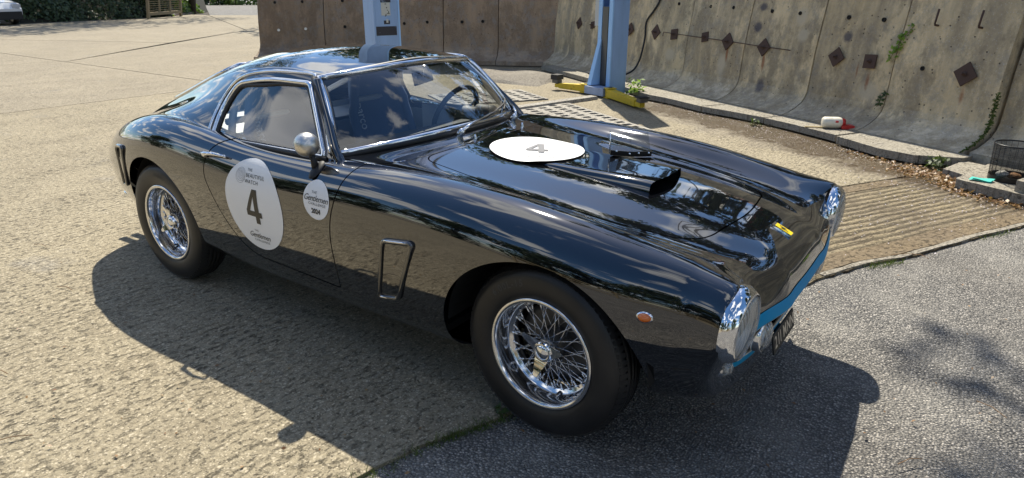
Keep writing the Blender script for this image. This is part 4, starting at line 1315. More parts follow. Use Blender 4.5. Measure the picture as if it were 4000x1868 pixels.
def prism(poly, z0, z1, name, mat, parent=None, jit=0.0, step=None):
    P = [np.array(q, float) for q in poly]
    if step:
        Q = []
        for i in range(len(P)):
            a, b_ = P[i], P[(i + 1) % len(P)]; k = max(1, int(np.linalg.norm(b_ - a) / step))
            for j in range(k):
                q = a + (b_ - a) * j / k
                if j: q = q + rng.normal(0, jit, 2)
                Q.append(q)
        P = Q
    k = len(P)
    v = [(q[0], q[1], z1) for q in P] + [(q[0], q[1], z0) for q in P]
    ar = sum(P[i][0] * P[(i + 1) % k][1] - P[(i + 1) % k][0] * P[i][1] for i in range(k))
    idx = list(range(k)) if ar > 0 else list(range(k))[::-1]
    f = [tuple(idx)]
    for i in range(k):
        a, b_ = idx[i], idx[(i + 1) % k]; f.append((b_, a, a + k, b_ + k))
    bm = bmesh.new()
    bv = [bm.verts.new(q) for q in v]
    bm.faces.new([bv[i] for i in f[0]])
    for q in f[1:]: bm.faces.new([bv[i] for i in q])
    bmesh.ops.triangulate(bm, faces=[bm.faces[0]] if hasattr(bm.faces, 'ensure_lookup_table') and not bm.faces.ensure_lookup_table() else [])
    me = bpy.data.meshes.new(name); bm.to_mesh(me); bm.free()
    me.materials.append(mat)
    o = bpy.data.objects.new(name, me); C.objects.link(o)
    if parent: o.parent = parent
    return o

g_ = mesh_obj('ground', [(-260, -260, -.035), (260, -260, -.035), (260, 260, -.035), (-260, 260, -.035)], [(0, 1, 2, 3)], SOIL); tag(g_, kind='structure')
yard = empty('concrete_yard'); tag(yard, kind='structure')
EDGE = [(-1.3, -9.5), (-.5, -6.2), (.05, -3.9), (.40, -2.75), (.60, -2.0), (.745, -1.55), (.84, -1.30), (.895, -1.06), (.965, -.89), (1.02, -.78), (1.40, .33)]
EDGE2 = [(1.41, .35), (1.74, 1.37), (1.91, 1.72), (2.06, 1.93), (2.27, 2.34), (2.45, 2.70), (2.60, 2.96), (2.85, 3.42)]
def jit_line(L, s, step=.06):
    out = []
    for i in range(len(L) - 1):
        a, b_ = np.array(L[i]), np.array(L[i + 1]); k = max(1, int(np.linalg.norm(b_ - a) / step)) if abs(a[1]) < 4 else 1
        for j in range(k): out.append(a + (b_ - a) * j / k + (rng.normal(0, s, 2) if j else 0))
    out.append(np.array(L[-1])); return [tuple(q) for q in out]
E1 = jit_line(EDGE, .007); E2 = jit_line(EDGE2, .006)
SLABS = [
    ([(-7.88, -40), (-6, -40), (-3.2, -16)] + E1 + [(-.06, .60), (1.41, 3.345), (1.715, 3.86), (2.08, 4.50), (2.3, 5.2), (-4.9, 9.6), (-7.88, 8.4)], CONC),
    ([(-60, -40), (-7.90, -40), (-7.90, 4.03), (-60, 4.03)], CONC_FAR),
    ([(-13.86, 4.055), (-7.90, 4.055), (-7.90, 8.3), (-10.6, 6.9), (-16, 15), (-30.5, 21.5), (-32.9, 19.2), (-20.1, 12.73)], CONC_FAR),
    ([(-13.90, 4.055), (-16.96, 8.06), (-20.71, 6.34), (-25.6, 4.055)], CONC_FAR),
    ([(-25.68, 4.055), (-20.72, 6.37), (-16.985, 8.105), (-20.13, 12.70), (-32.9, 19.15), (-60, 19.15), (-60, 4.055)], CONC_FAR),
    ([(-.035, .59), (1.405, .36)] + E2[1:] + [(3.3, 4.3), (2.62, 5.0), (2.10, 4.49), (1.735, 3.845), (1.43, 3.33)], CONC_RIB),
]
for poly, m_ in SLABS: prism(poly, -.05, 0.0, 'concrete_slab', m_, yard)
# smooth margins of the ribbed bay, proud by a few millimetres
def off_line(L, d):
    out = []
    for i, q in enumerate(L):
        a = np.array(L[max(i - 1, 0)]); b_ = np.array(L[min(i + 1, len(L) - 1)]); t_ = (b_ - a) / np.linalg.norm(b_ - a)
        out.append((q[0] - t_[1] * d, q[1] + t_[0] * d))
    return out
mg = EDGE2[1:]
prism(off_line(mg, .045) + off_line(mg, .205)[::-1], -.02, .0045, 'edge_strip', CONC_SMOOTH, yard, .004, .09)
prism(off_line(mg, .003) + off_line(mg, .040)[::-1], -.02, .005, 'edge_strip', CONC_PALE, yard, .004, .09)
prism([(1.30, 3.10), (1.735, 3.835), (1.85, 3.77), (1.42, 3.04)], -.02, .004, 'edge_strip', CONC_SMOOTH, yard, .003, .09)
asp = prism([(-60, -60), (60, -60), (60, 60), (3.2, 4.5), (2.85, 3.45)] + [(x - .03, y) for x, y in EDGE2[:-1]][::-1] + [(x - .03, y) for x, y in EDGE][::-1] + [(-3.4, -16), (-6.2, -40)], -.06, -.014, 'asphalt', ASPH)
tag(asp, kind='structure')
rd = prism([(-32.95, 19.3), (-30.6, 21.6), (-16, 15.2), (-11, 7.2), (10, 60), (-60, 110), (-72, 48), (-54, 32)], -.03, -.006, 'road', ROADM); tag(rd, kind='structure')
# crack running on from the joint
ck = MB()
pts = [(-14.0, 4.0), (-14.03, 3.75), (-14.12, 3.55), (-14.05, 3.35), (-14.1, 3.1), (-14.02, 2.9), (-14.09, 2.6)]
for a, b_ in zip(pts[:-1], pts[1:]):
    d_ = Vector((b_[0] - a[0], b_[1] - a[1], 0)).normalized(); q = Vector((-d_.y, d_.x, 0)) * .006
    ck.add([(a[0] - q.x, a[1] - q.y, .004), (a[0] + q.x, a[1] + q.y, .004), (b_[0] + q.x, b_[1] + q.y, .004), (b_[0] - q.x, b_[1] - q.y, .004)], [(3, 2, 1, 0)])
ck.obj('crack', SOIL, yard)

# ================================================================== WALLS
def wall_mat(name, base, dark, light, ox, blobs=(), foot_k=.75):
    m, n, l, b = new_mat(name)
    tc = n.new('ShaderNodeTexCoord'); p = wpos(n)
    oi = n.new('ShaderNodeObjectInfo').outputs['Random']
    pv = n.new('ShaderNodeVectorMath'); pv.operation = 'ADD'; l.new(p, pv.inputs[0])
    cb = n.new('ShaderNodeCombineXYZ'); l.new(mth(n, l, 'MULTIPLY', oi, 37.0), cb.inputs[0]); l.new(mth(n, l, 'MULTIPLY', oi, 11.0), cb.inputs[1]); l.new(cb.outputs[0], pv.inputs[1])
    q = pv.outputs[0]
    streak = noise(n, l, mapping(n, l, q, (3.2, 3.2, .28)), 1.0, 7, .62)
    blot = noise(n, l, q, 1.6, 8, .62)
    fine = noise(n, l, q, 26, 5, .7)
    grain = noise(n, l, q, 110, 3, .6)
    col = mixc(n, l, ramp(n, l, blot, [(.34, 0.), (.66, 1.)]), base, light)
    col = mixc(n, l, ramp(n, l, streak, [(.44, 0.), (.64, .85)]), col, dark)
    st2_ = noise(n, l, mapping(n, l, q, (7.5, 7.5, .45), loc=(4, 1, 0)), 1.0, 6, .6)
    col = mixc(n, l, ramp(n, l, st2_, [(.56, 0.), (.70, .4)]), col, tuple(c * 1.1 for c in light))
    zz = n.new('ShaderNodeSeparateXYZ'); l.new(p, zz.inputs[0])
    low = mth(n, l, 'ADD', zz.outputs[2], mth(n, l, 'MULTIPLY', mth(n, l, 'SUBTRACT', blot, .5), .55))
    col = mixc(n, l, ramp(n, l, low, [(.20, foot_k), (.34, 0.)]), col, mixc(n, l, ramp(n, l, noise(n, l, q, 12, 7, .75), [(.40, 0.), (.60, 1.)]), (.17, .155, .13), (.46, .42, .35)))
    col = mixc(n, l, ramp(n, l, noise(n, l, mapping(n, l, q, (1, 1, .55)), 2.4, 9, .74), [(.46, 0.), (.57, .85)]), col, tuple(c * .72 for c in dark))
    col = mixc(n, l, ramp(n, l, noise(n, l, mapping(n, l, q, (1, 1, .8), loc=(3, 9, 2)), 5.5, 8, .75), [(.50, 0.), (.62, .7)]), col, (dark[0] * 1.0, dark[0] * .96, dark[0] * .90))
    col = mixc(n, l, mth(n, l, 'MULTIPLY', fine, .35), col, tuple(c * 1.5 for c in light))
    vh = n.new('ShaderNodeTexVoronoi'); vh.inputs['Scale'].default_value = 17; l.new(q, vh.inputs['Vector'])
    sp = n.new('ShaderNodeSeparateColor'); l.new(vh.outputs['Color'], sp.inputs[0])
    small = mth(n, l, 'MULTIPLY', ramp(n, l, vh.outputs['Distance'], [(.10, 1.), (.17, 0.)]), mth(n, l, 'GREATER_THAN', sp.outputs[0], .72))
    col = mixc(n, l, mth(n, l, 'MULTIPLY', small, .8), col, tuple(c * .25 for c in dark))
    v3 = n.new('ShaderNodeTexVoronoi'); v3.inputs['Scale'].default_value = 95; l.new(q, v3.inputs['Vector'])
    sp3 = n.new('ShaderNodeSeparateColor'); l.new(v3.outputs['Color'], sp3.inputs[0])
    col = mixc(n, l, mth(n, l, 'MULTIPLY', ramp(n, l, v3.outputs['Distance'], [(.2, .5), (.5, 0.)]), mth(n, l, 'GREATER_THAN', sp3.outputs[0], .88)), col, tuple(min(c * 1.6, .5) for c in light))
    # old spray-paint spots
    for (bx, by, bz, rx, rz, bc) in blobs:
        vm = n.new('ShaderNodeVectorMath'); vm.operation = 'SUBTRACT'; l.new(p, vm.inputs[0]); vm.inputs[1].default_value = (bx, by, bz)
        vs = n.new('ShaderNodeVectorMath'); vs.operation = 'MULTIPLY'; l.new(vm.outputs[0], vs.inputs[0]); vs.inputs[1].default_value = (1 / rx, 1 / rx, 1 / rz)
        ln = n.new('ShaderNodeVectorMath'); ln.operation = 'LENGTH'; l.new(vs.outputs[0], ln.inputs[0])
        dd = mth(n, l, 'ADD', ln.outputs['Value'], mth(n, l, 'MULTIPLY', mth(n, l, 'SUBTRACT', fine, .5), .5))
        col = mixc(n, l, ramp(n, l, dd, [(.50, .78), (1.10, 0.)]), col, bc)
    # each panel was cast a little differently
    hs = n.new('ShaderNodeHueSaturation'); l.new(col, hs.inputs['Color'])
    l.new(mth(n, l, 'MULTIPLY_ADD', oi, .34, .84), hs.inputs['Value'])
    l.new(hs.outputs[0], b.inputs['Base Color']); b.inputs['Roughness'].default_value = .9
    h = mth(n, l, 'ADD', mth(n, l, 'MULTIPLY', fine, .6), mth(n, l, 'MULTIPLY', grain, .35))
    h = mth(n, l, 'ADD', h, mth(n, l, 'MULTIPLY', small, -1.4))
    bump(n, l, b, h, .7, .012)
    return m
def wall_pt(s_, d_, z, right=True):
    F, T_, N_ = (WALL_F, WALL_T, WALL_N) if right else (LW_F, LW_T, LW_N)
    return (F[0] + T_[0] * s_ - N_[0] * d_, F[1] + T_[1] * s_ - N_[1] * d_, z)
LW_F, LW_T, LW_N = np.array([-5.16, 9.15]), np.array([-.893, -.451]), np.array([.451, -.893])
def face_d(z): return .38 + .14 * (z - .8)
bl = []
NAVY, LIME, RUSTY = (.045, .047, .075), (.50, .43, .31), (.26, .095, .035)
for (s_, z, rx, rz, cc_) in ((1.864, 1.19, .10, .13, LIME), (1.95, .98, .10, .10, LIME), (.62, .52, .10, .16, LIME), (3.0, .46, .16, .12, LIME), (-.55, .55, .14, .12, LIME), (2.804, .704, .020, .15, RUSTY), (1.40, .62, .035, .13, RUSTY), (2.96, .58, .035, .14, RUSTY), (4.02, .56, .03, .12, RUSTY), (.70, .66, .03, .12, RUSTY),
                       (1.185, 1.035, .085, .085, NAVY), (2.582, 1.0, .075, .07, NAVY), (1.43, .30, .09, .14, NAVY), (1.205, 1.28, .08, .06, NAVY)):
    bl.append((*wall_pt(s_, face_d(max(z, .55)), z), rx, rz, cc_))
WALLM = wall_mat('retaining_wall_concrete', (.44, .335, .185), (.15, .122, .085), (.66, .53, .33), 0, bl)
WALLB = wall_mat('brown_wall_concrete', (.29, .20, .125), (.19, .133, .088), (.34, .245, .16), 3, (), .35)
FOOTM = concrete_mat('toe_concrete', .05, .05, (.34, .31, .25), (.22, .19, .145), grit=.5, edge_wet=False)
RUST = plain('rusty_iron', (.075, .042, .030), .8)
HOLE_SHADE = plain('hole_shade', (.012, .010, .008), .95)
PROF = [(0, .02), (0, .10), (.09, .122), (.19, .165), (.27, .215), (.322, .275), (.346, .34), (.356, .44), (.38, .80), (.52, 1.8), (.688, 3.0), (.95, 3.0), (.95, .02)]
def panel(s0, s1, mat, parent, right=True, set_back=0.0, top=3.0, gap=.007):
    v = []; f = []
    k = len(PROF)
    ns = 6
    for i in range(ns + 1):
        s_ = s0 + gap + (s1 - s0 - 2 * gap) * i / ns
        for (d_, z) in PROF:
            z = top if z > 2.9 else z
            e = (rng.normal(0, .004) if 0 < i < ns else 0) + set_back
            v.append(wall_pt(s_, d_ + e, z, right))
    for i in range(ns):
        for j in range(k):
            j2 = (j + 1) % k
            q = (i * k + j, (i + 1) * k + j, (i + 1) * k + j2, i * k + j2)
            f.append(q if right else q[::-1])
    e0 = tuple(range(k)); e1 = tuple(range(ns * k, (ns + 1) * k))
    f.append(e0 if right else e0[::-1]); f.append(e1[::-1] if right else e1)
    o = mesh_obj('wall_panel', v, f, mat, parent)
    return o
rw = empty('retaining_wall', wall_pt(0, .5, 0)); rw_inv = Matrix.Translation(rw.location).inverted()
tag(rw, 'stained tan concrete retaining wall of leaning panels with rusty anchor plates', 'wall')
lw = empty('retaining_wall', wall_pt(3, .5, 0, False))
tag(lw, 'dark brown concrete wall of upright panels behind the car roof', 'wall')
rw.location = (0, 0, 0); lw.location = (0, 0, 0)
JR = [-4.75, -3.72, -2.52, -1.30, -.178, 1.02, 2.19, 3.235, 4.35]
for a, b_ in zip(JR[:-1], JR[1:]): panel(a, b_, WALLM, rw, True, rng.uniform(-.012, .012))
panel(4.37, 5.6, WALLM, rw, True, .10); panel(5.6, 6.9, WALLM, rw, True, .10); panel(6.9, 8.3, WALLM, rw, True, .10)
JL = [-.32, .957, 2.104, 3.40, 4.672, 6.15]
for a, b_ in zip(JL[:-1], JL[1:]): panel(a, b_, WALLB, lw, False, rng.uniform(-.01, .01))
mb = MB()
# lifting-tie holes: raised discs, the shade inside put into a dark colour
def tie_hole(s_, z, r, parent, right=True, mat=HOLE_SHADE):
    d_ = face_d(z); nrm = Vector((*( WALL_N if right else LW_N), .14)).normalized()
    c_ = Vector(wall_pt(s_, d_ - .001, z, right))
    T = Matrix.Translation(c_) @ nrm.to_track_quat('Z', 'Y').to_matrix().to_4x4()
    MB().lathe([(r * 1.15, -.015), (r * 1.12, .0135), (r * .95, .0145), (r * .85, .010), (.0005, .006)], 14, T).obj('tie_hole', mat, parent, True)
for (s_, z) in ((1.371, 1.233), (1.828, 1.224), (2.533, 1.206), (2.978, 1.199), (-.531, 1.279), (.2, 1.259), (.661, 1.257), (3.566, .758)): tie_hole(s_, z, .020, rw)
for (s_, z) in ((4.213, .713), (2.924, .79), (2.434, .82), (1.707, .832), (1.277, .846), (5.743, 1.184), (5.131, 1.203), (4.251, 1.227)): tie_hole(s_, z, .026, lw, False)
DAY = plain('hole_daylight', (.8, .78, .7), .9)  # daylight through the wall put into a pale surface colour
for (s_, z) in ((5.689, .631), (5.083, .663)): tie_hole(s_, z, .024, lw, False, DAY)
# anchor plates
def plate(s_, z, ang, size, tilt=0.0):
    nrm = Vector((*WALL_N, .14)).normalized()
    c_ = Vector(wall_pt(s_, face_d(z) - .018, z))
    T = Matrix.Translation(c_) @ nrm.to_track_quat('Z', 'Y').to_matrix().to_4x4() @ Matrix.Rotation(math.radians(ang), 4, 'Z')
    e = MB().cbox((0, 0, 0), (size, size, .014), T).obj('anchor_plate', RUST, rw)
    b2 = MB()
    b2.lathe([(.020, .007), (.020, .024), (.012, .026), (.011, .060), (.0005, .062)], 6, T)
    b2.lathe([(.026, .007), (.026, .011), (.0005, .0112)], 16, T)
    b2.obj('bolt', RUST, e)
for (s_, z, a, sz) in ((-4.70, .884, 45, .16), (-3.397, .87, 40, .15), (-2.90, .861, 10, .12), (-1.69, .853, 38, .155), (-.963, .85, 45, .165), (-.496, .845, 8, .15), (.215, .85, 12, .13), (.695, .822, 43, .165), (1.377, .797, 47, .16), (2.512, .778, 42, .155), (2.958, .771, 3, .145), (4.011, .753, 40, .165)):
    plate(s_, z, a, sz)
# bent bars and the long rusty rod
for s_ in (3.594, 4.023):
    a = Vector(wall_pt(s_, face_d(1.17) - .002, 1.17)); nrm = Vector((*WALL_N, .14)).normalized(); tt = Vector((*WALL_T, 0))
    MB().tube([a, a + nrm * .055, a + nrm * .062 + Vector((0, 0, .012)) - tt * .0, a + nrm * .055 + Vector((0, 0, .15)) + tt * .01], .010, 8).obj('bent_bar', RUST, rw, True)
rod = [Vector(wall_pt(s_, face_d(z) - .030, z)) for s_, z in ((-.751, .80), (-.751, .862), (-.1, .845), (.695, .828), (1.377, .806), (1.833, .797))]
MB().tube(rod, .006, 6).obj('tie_rod', RUST, rw, True)
cb_ = smooth_poly([wall_pt(s_, face_d(max(z, .5)) - .03 - x_, z) for s_, z, x_ in ((-1.0, 1.8, 0), (-1.0, 1.42, 0), (-1.005, 1.293, 0), (-1.12, 1.14, 0), (-1.245, .987, 0), (-1.21, .74, 0), (-1.183, .513, .03), (-1.20, .36, .07), (-1.217, .232, .17), (-1.40, .14, .30), (-1.8, .11, .36), (-2.2, .10, .40))], 5, False)
cbo = MB().tube([Vector(q) for q in cb_], .016, 8).obj('hose', BLACKTRIM, None, True)
tag(cbo, 'black hose hanging down the tan wall behind the blue post', 'hose')

# toe slabs in front of the wall
def foot(x, y):
    s_ = (np.array([x, y]) - WALL_F) @ WALL_T
    return wall_pt(s_, .004, 0)[:2]
def toe(front, name='toe_slab', z1=.088, parent=rw):
    back = [foot(*q) for q in front][::-1]
    fr_ = []
    for i in range(len(front) - 1):
        a, b_ = np.array(front[i]), np.array(front[i + 1]); k = max(1, int(np.linalg.norm(b_ - a) / .03))
        for j in range(k):
            fr_.append(tuple(a + (b_ - a) * j / k + (rng.normal(0, .0028, 2) if j else 0)))
    fr_.append(front[-1])
    o = prism(fr_ + back, .018, z1, name, FOOTM, parent)
    bv = o.modifiers.new('chamfer', 'BEVEL'); bv.width = .010; bv.segments = 1; bv.limit_method = 'ANGLE'; bv.angle_limit = math.radians(50)
    return o
toe([(-4.9, 8.70), (-4.622, 8.499), (-3.801, 7.97), (-3.054, 7.467), (-2.52, 7.16)])
toe([(-2.49, 7.14), (-2.303, 7.023), (-1.696, 6.526), (-1.378, 6.40), (-.725, 6.01)])
toe([(-.705, 5.995), (-.361, 5.889), (.165, 5.685)])
toe([(.18, 5.655), (.553, 5.445), (1.060, 5.100)])
toe([(1.085, 5.020), (1.519, 4.655), (1.836, 4.535), (2.205, 4.67)], z1=.094)
prism([(2.085, 4.285), (2.215, 4.735), (2.42, 4.62), (3.4, 4.1), (3.0, 3.6), (2.272, 4.125)], .0, .058, 'toe_slab', FOOTM, rw, .003, .03)
prism([(2.205, 3.865), (2.545, 3.685), (3.4, 3.22), (3.9, 3.9), (2.40, 4.60), (2.262, 4.15)], .006, .082, 'toe_slab', FOOTM, rw, .003, .03)
prism([(2.585, 3.70), (3.6, 3.14), (3.9, 3.5), (2.70, 4.02)], .0, .17, 'toe_slab', FOOTM, rw, .003, .03)
# ================================================================== LIFT, GRATES AND LOOSE THINGS
def worn_paint(name, col, under, wear=.5, rough=.45):
    m, n, l, b = new_mat(name)
    p = wpos(n)
    f = noise(n, l, p, 9, 8, .7)
    g2 = noise(n, l, mapping(n, l, p, (5, 5, .9)), 1.0, 6, .6)
    c = mixc(n, l, ramp(n, l, g2, [(.35, 0.), (.7, .45)]), col, tuple(x * .55 for x in col))
    c = mixc(n, l, ramp(n, l, f, [(.66 - .1 * wear, 0.), (.70 - .08 * wear, .9)]), c, under)
    l.new(c, b.inputs['Base Color']); b.inputs['Roughness'].default_value = rough
    bump(n, l, b, f, .15, .004)
    return m
POSTB = worn_paint('post_blue', (.30, .46, .74), (.06, .07, .085), .1, .5)
POSTL = worn_paint('post_light_blue', (.36, .62, .98), (.14, .22, .36), .25, .42)
CARR = worn_paint('carriage_blue', (.30, .38, .55), (.12, .12, .13), .3, .5)
LYEL = worn_paint('lift_yellow', (.62, .44, .015), (.10, .075, .03), .62, .5)
BLOCK = plain('rubber_block', (.022, .022, .022), .7)
PAPER = plain('label_paper', (.55, .56, .52), .7)
STICK = worn_paint('torn_sticker', (.030, .032, .045), (.16, .22, .32), 1.0, .5)
LA = Vector((-.36, -.933, 0)); LB = Vector((.933, -.36, 0))
def lift_post(loc, label, arms=True, flip=False, box=False):
    """C-section column: local x across, local -y towards the other post"""
    e = empty('lift_post', loc, math.atan2(LB.y, LB.x))
    tag(e, label, 'lift post', 'posts of the two-post car lift')
    if flip: e.rotation_euler.z += PI; 
    w_, d_, H = .30, .30, 3.4
    col = MB()
    col.box((-w_ / 2, d_ / 2 - .02, .012), (w_ / 2, d_ / 2, H))
    col.box((-w_ / 2, -d_ / 2, .012), (-w_ / 2 + .02, d_ / 2 - .022, H))
    col.box((w_ / 2 - .02, -d_ / 2, .012), (w_ / 2, d_ / 2 - .022, H))
    col.obj('column', POSTB, e)
    MB().box((-w_ / 2 - .002, -d_ / 2 - .022, .014), (-w_ / 2 + .075, -d_ / 2 - .002, H)).obj('front_flange', POSTL, e)
    MB().box((w_ / 2 - .075, -d_ / 2 - .022, .014), (w_ / 2 + .002, -d_ / 2 - .002, H)).obj('front_flange', POSTL, e)
    MB().box((-.24, -.20, 0), (.24, .27, .012)).obj('base_plate', DARKSTEEL, e)
    for x in (-.20, .20):
        for y in (-.15, .22):
            MB().lathe([(.014, .012), (.014, .03), (.0005, .032)], 6, Matrix.Translation((x, y, 0))).obj('anchor_bolt', DARKSTEEL, e)
    return e
P2 = lift_post((-2.425, 6.80, 0), 'blue lift post with yellow arms standing before the tan wall', True)
P1 = lift_post((-3.73, 3.40, 0), 'blue lift post with paper labels rising behind the car roof', True, True)
# carriage, brace, arms and pads of the far post (its own axes: x along LB, y away from the other post)
MB().box((-.15, -.39, .025), (.27, -.175, .135)).obj('carriage', CARR, P2)
br = MB()
br.add([(-.150, -.345, .146), (-.065, -.345, .146), (-.055, -.180, .80), (-.125, -.180, .80), (-.150, -.175, .146), (-.065, -.175, .146), (-.055, -.174, .80), (-.125, -.174, .80)],
       [(0, 1, 2, 3), (5, 4, 7, 6), (1, 5, 6, 2), (4, 0, 3, 7), (3, 2, 6, 7), (0, 4, 5, 1)])
br.obj('carriage_brace', POSTL, P2)
MB().box((-.06, -.172, .15), (.06, -.153, 1.25)).obj('slider', DARKSTEEL, P2)
if True:
    MB().box((-.235, -.17, .98), (-.155, .10, 2.2)).obj('control_box', plain('cabinet_grey', (.50, .50, .48), .5), P2)
    MB().tube([(-.19, -.02, .98), (-.205, -.02, .30), (-.17, .05, .02)], .012, 6).obj('conduit', plain('conduit_grey', (.35, .36, .36), .5), P2)
def arm(parent, p0, p1, z, w_, h_, reach_pad, pad_h):
    a, b_ = Vector((*p0, z)), Vector((*p1, z)); d_ = (b_ - a); L = d_.length; d_.normalize()
    T = Matrix.Translation(a) @ Matrix.Rotation(math.atan2(d_.y, d_.x), 4, 'Z')
    e = empty('swing_arm', (0, 0, 0), parent=parent); e.matrix_local = T
    mb = MB()
    v = [(0, -w_ / 2, -h_ * .5), (L, -w_ / 2 * .72, -h_ * .5), (L, w_ / 2 * .72, -h_ * .5), (0, w_ / 2, -h_ * .5), (0, -w_ / 2, h_ * .5), (L, -w_ / 2 * .72, h_ * .22), (L, w_ / 2 * .72, h_ * .22), (0, w_ / 2, h_ * .5)]
    mb.add(v, [(0, 3, 2, 1), (4, 5, 6, 7), (0, 1, 5, 4), (1, 2, 6, 5), (2, 3, 7, 6), (3, 0, 4, 7)])
    mb.obj('arm_box', LYEL, e)
    MB().box((L - .02, -w_ * .30, -h_ * .42), (L + reach_pad, w_ * .30, h_ * .10)).obj('inner_slide', LYEL, e)
    for q0, q1 in ((.52, .62), (-.62, -.52)): MB().box((-.03, -w_ * .62, h_ * q0), (.10, w_ * .62, h_ * q1)).obj('pivot_ear', LYEL, e)
    MB().lathe([(.030, -h_ * .66), (.030, h_ * .72), (.0005, h_ * .73)], 16, Matrix.Translation((.035, 0, 0))).obj('pivot_pin', DARKSTEEL, e)
    MB().cbox((L + reach_pad - .015, 0, h_ * .1 + .03 + .004), (.11, .11, .05)).obj('pad_carrier', DARKSTEEL, e)
    pd = MB()
    for i in range(4):
        pd.cbox((L + reach_pad - .066 + .034 * i, 0, h_ * .1 + .06 + pad_h / 2 + .004), (.028, .15, pad_h))
    pd.cbox((L + reach_pad - .015, 0, h_ * .1 + .064 + pad_h * .35), (.14, .148, pad_h * .68))
    pd.obj('lifting_pad', BLOCK, e)
    return e
arm(P2, (-.18, -.30), (-.72, -.40), .085, .12, .105, .09, .075)
arm(P2, (.30, -.30), (1.16, -.56), .080, .12, .115, .15, .02)
# labels on the nearer post (its right-hand face as seen over the roof)
def post_label(name, y0, y1, z0, z1, mat, th=.002):
    return MB().box((-.1505 - th, y0, z0), (-.1505, y1, z1)).obj(name, mat, P1)
post_label('paper_label', -.055, .055, 1.205, 1.345, PAPER)
post_label('warning_label', -.065, .060, 1.347, 1.42, STICK)
post_label('torn_sticker', -.125, .130, .985, 1.085, STICK)
post_label('scrap_label', -.045, .03, 1.11, 1.15, STICK)
post_label('scrap_label', -.025, .00, 1.125, 1.165, PAPER, .003)
mk = MB()
for (y, z, w_, h_) in ((.0, 1.33, .02, .008), (-.012, 1.29, .012, .012), (-.02, 1.262, .008, .01), (-.03, 1.228, .034, .006), (-.034, 1.242, .006, .026), (0., 1.212, .008, .02), (.008, 1.2, .014, .008)):
    mk.box((-.1548, y - w_ / 2, z - h_ / 2), (-.1528, y + w_ / 2, z + h_ / 2))
o = mk.obj('pen_marks', INK, P1); tag(o, kind='stuff')

# cover plate between the posts and the two gratings
BAR = MB()
o_ = Vector((-2.395, 6.22, 0)); d_ = Vector((-.247, -.969, 0)); s_ = Vector((.969, -.247, 0))
def bp_(a, b_, z): q = o_ + d_ * a + s_ * b_; return (q.x, q.y, z)
BAR.add([bp_(0, -.085, .004), bp_(0, .085, .004), bp_(2.6, .085, .004), bp_(2.6, -.085, .004), bp_(0, -.070, .045), bp_(0, .070, .045), bp_(2.6, .070, .045), bp_(2.6, -.070, .045)],
        [(0, 1, 2, 3), (7, 6, 5, 4), (0, 4, 5, 1), (1, 5, 6, 2), (2, 6, 7, 3), (3, 7, 4, 0)])
GALV = concrete_mat('weathered_zinc', .0, .05, (.40, .375, .325), (.30, .27, .23), grit=.25, edge_wet=False)
GALV.node_tree.nodes['Principled BSDF'].inputs['Roughness'].default_value = .6
o = BAR.obj('cable_cover', GALV); tag(o, 'pale metal cover strip across the yard between the two lift posts', 'cable cover')
GU, GV = Vector((.854, -.52, 0)), Vector((-.52, -.854, 0))
PIT_SHADE = plain('pit_shade', (.006, .006, .006), 1.0)
def grate(O, Lu, Lv, label):
    e = empty('drain_grate', O); tag(e, label, 'drain grate', 'slotted covers beside the lift')
    T = Matrix(((GU.x, GV.x, 0, 0), (GU.y, GV.y, 0, 0), (0, 0, 1, 0), (0, 0, 0, 1)))
    MB().box((0, 0, .002), (Lu, Lv, .0035), T).obj('pit', PIT_SHADE, e)  # black sheet laid on the slab; its colour is the pit's shade
    nrow = int(round(Lv / .205)); pu = .155
    y = 0
    for r in range(nrow + 1):
        b0 = max(0, r * .205 - .048); b1 = min(Lv, r * .205 + .048)
        MB().box((0, b0, .0036), (Lu, b1, .020), T).obj('long_bar', GALV, e)
    nc = int(Lu / pu)
    for r in range(nrow):
        for c in range(nc + 1):
            x0 = max(0, c * pu - .036 + (r % 2) * .03); x1 = min(Lu, x0 + .070)
            if x1 > x0 and r * .205 + .157 <= Lv: MB().box((x0, r * .205 + .0485, .0036), (x1, r * .205 + .1565, .0195), T).obj('cross_bar', GALV, e)
    return e
grate((-2.44, 5.60, 0), 2.05, 1.48, 'slotted pale cover over the pit on the near side of the cover strip')
grate((-3.74, 6.28, 0), 1.02, 1.48, 'slotted pale cover over the pit on the far side of the cover strip')

# broken ramp of old tarmac in the corner
def mound(u, t):
    x = -5.6 + 1.9 * u; y = 6.75 + 1.5 * t
    e = math.sin(PI * u) ** .6 * math.sin(PI * t) ** .6
    k = .5 + .5 * math.sin(7.3 * u + 2.1 * t) * math.sin(5.1 * t - 1.3)
    return (x - .35 * t, y, -.004 + .15 * e * (.55 + .6 * k))
mm = MB().grid(mound, 26, 20)
o = mm.obj('tarmac_mound', concrete_mat('old_tarmac', .0, .05, (.24, .215, .175), (.14, .12, .095), edge_wet=False)); tag(o, 'low broken mound of old tarmac in the wall corner', 'mound')

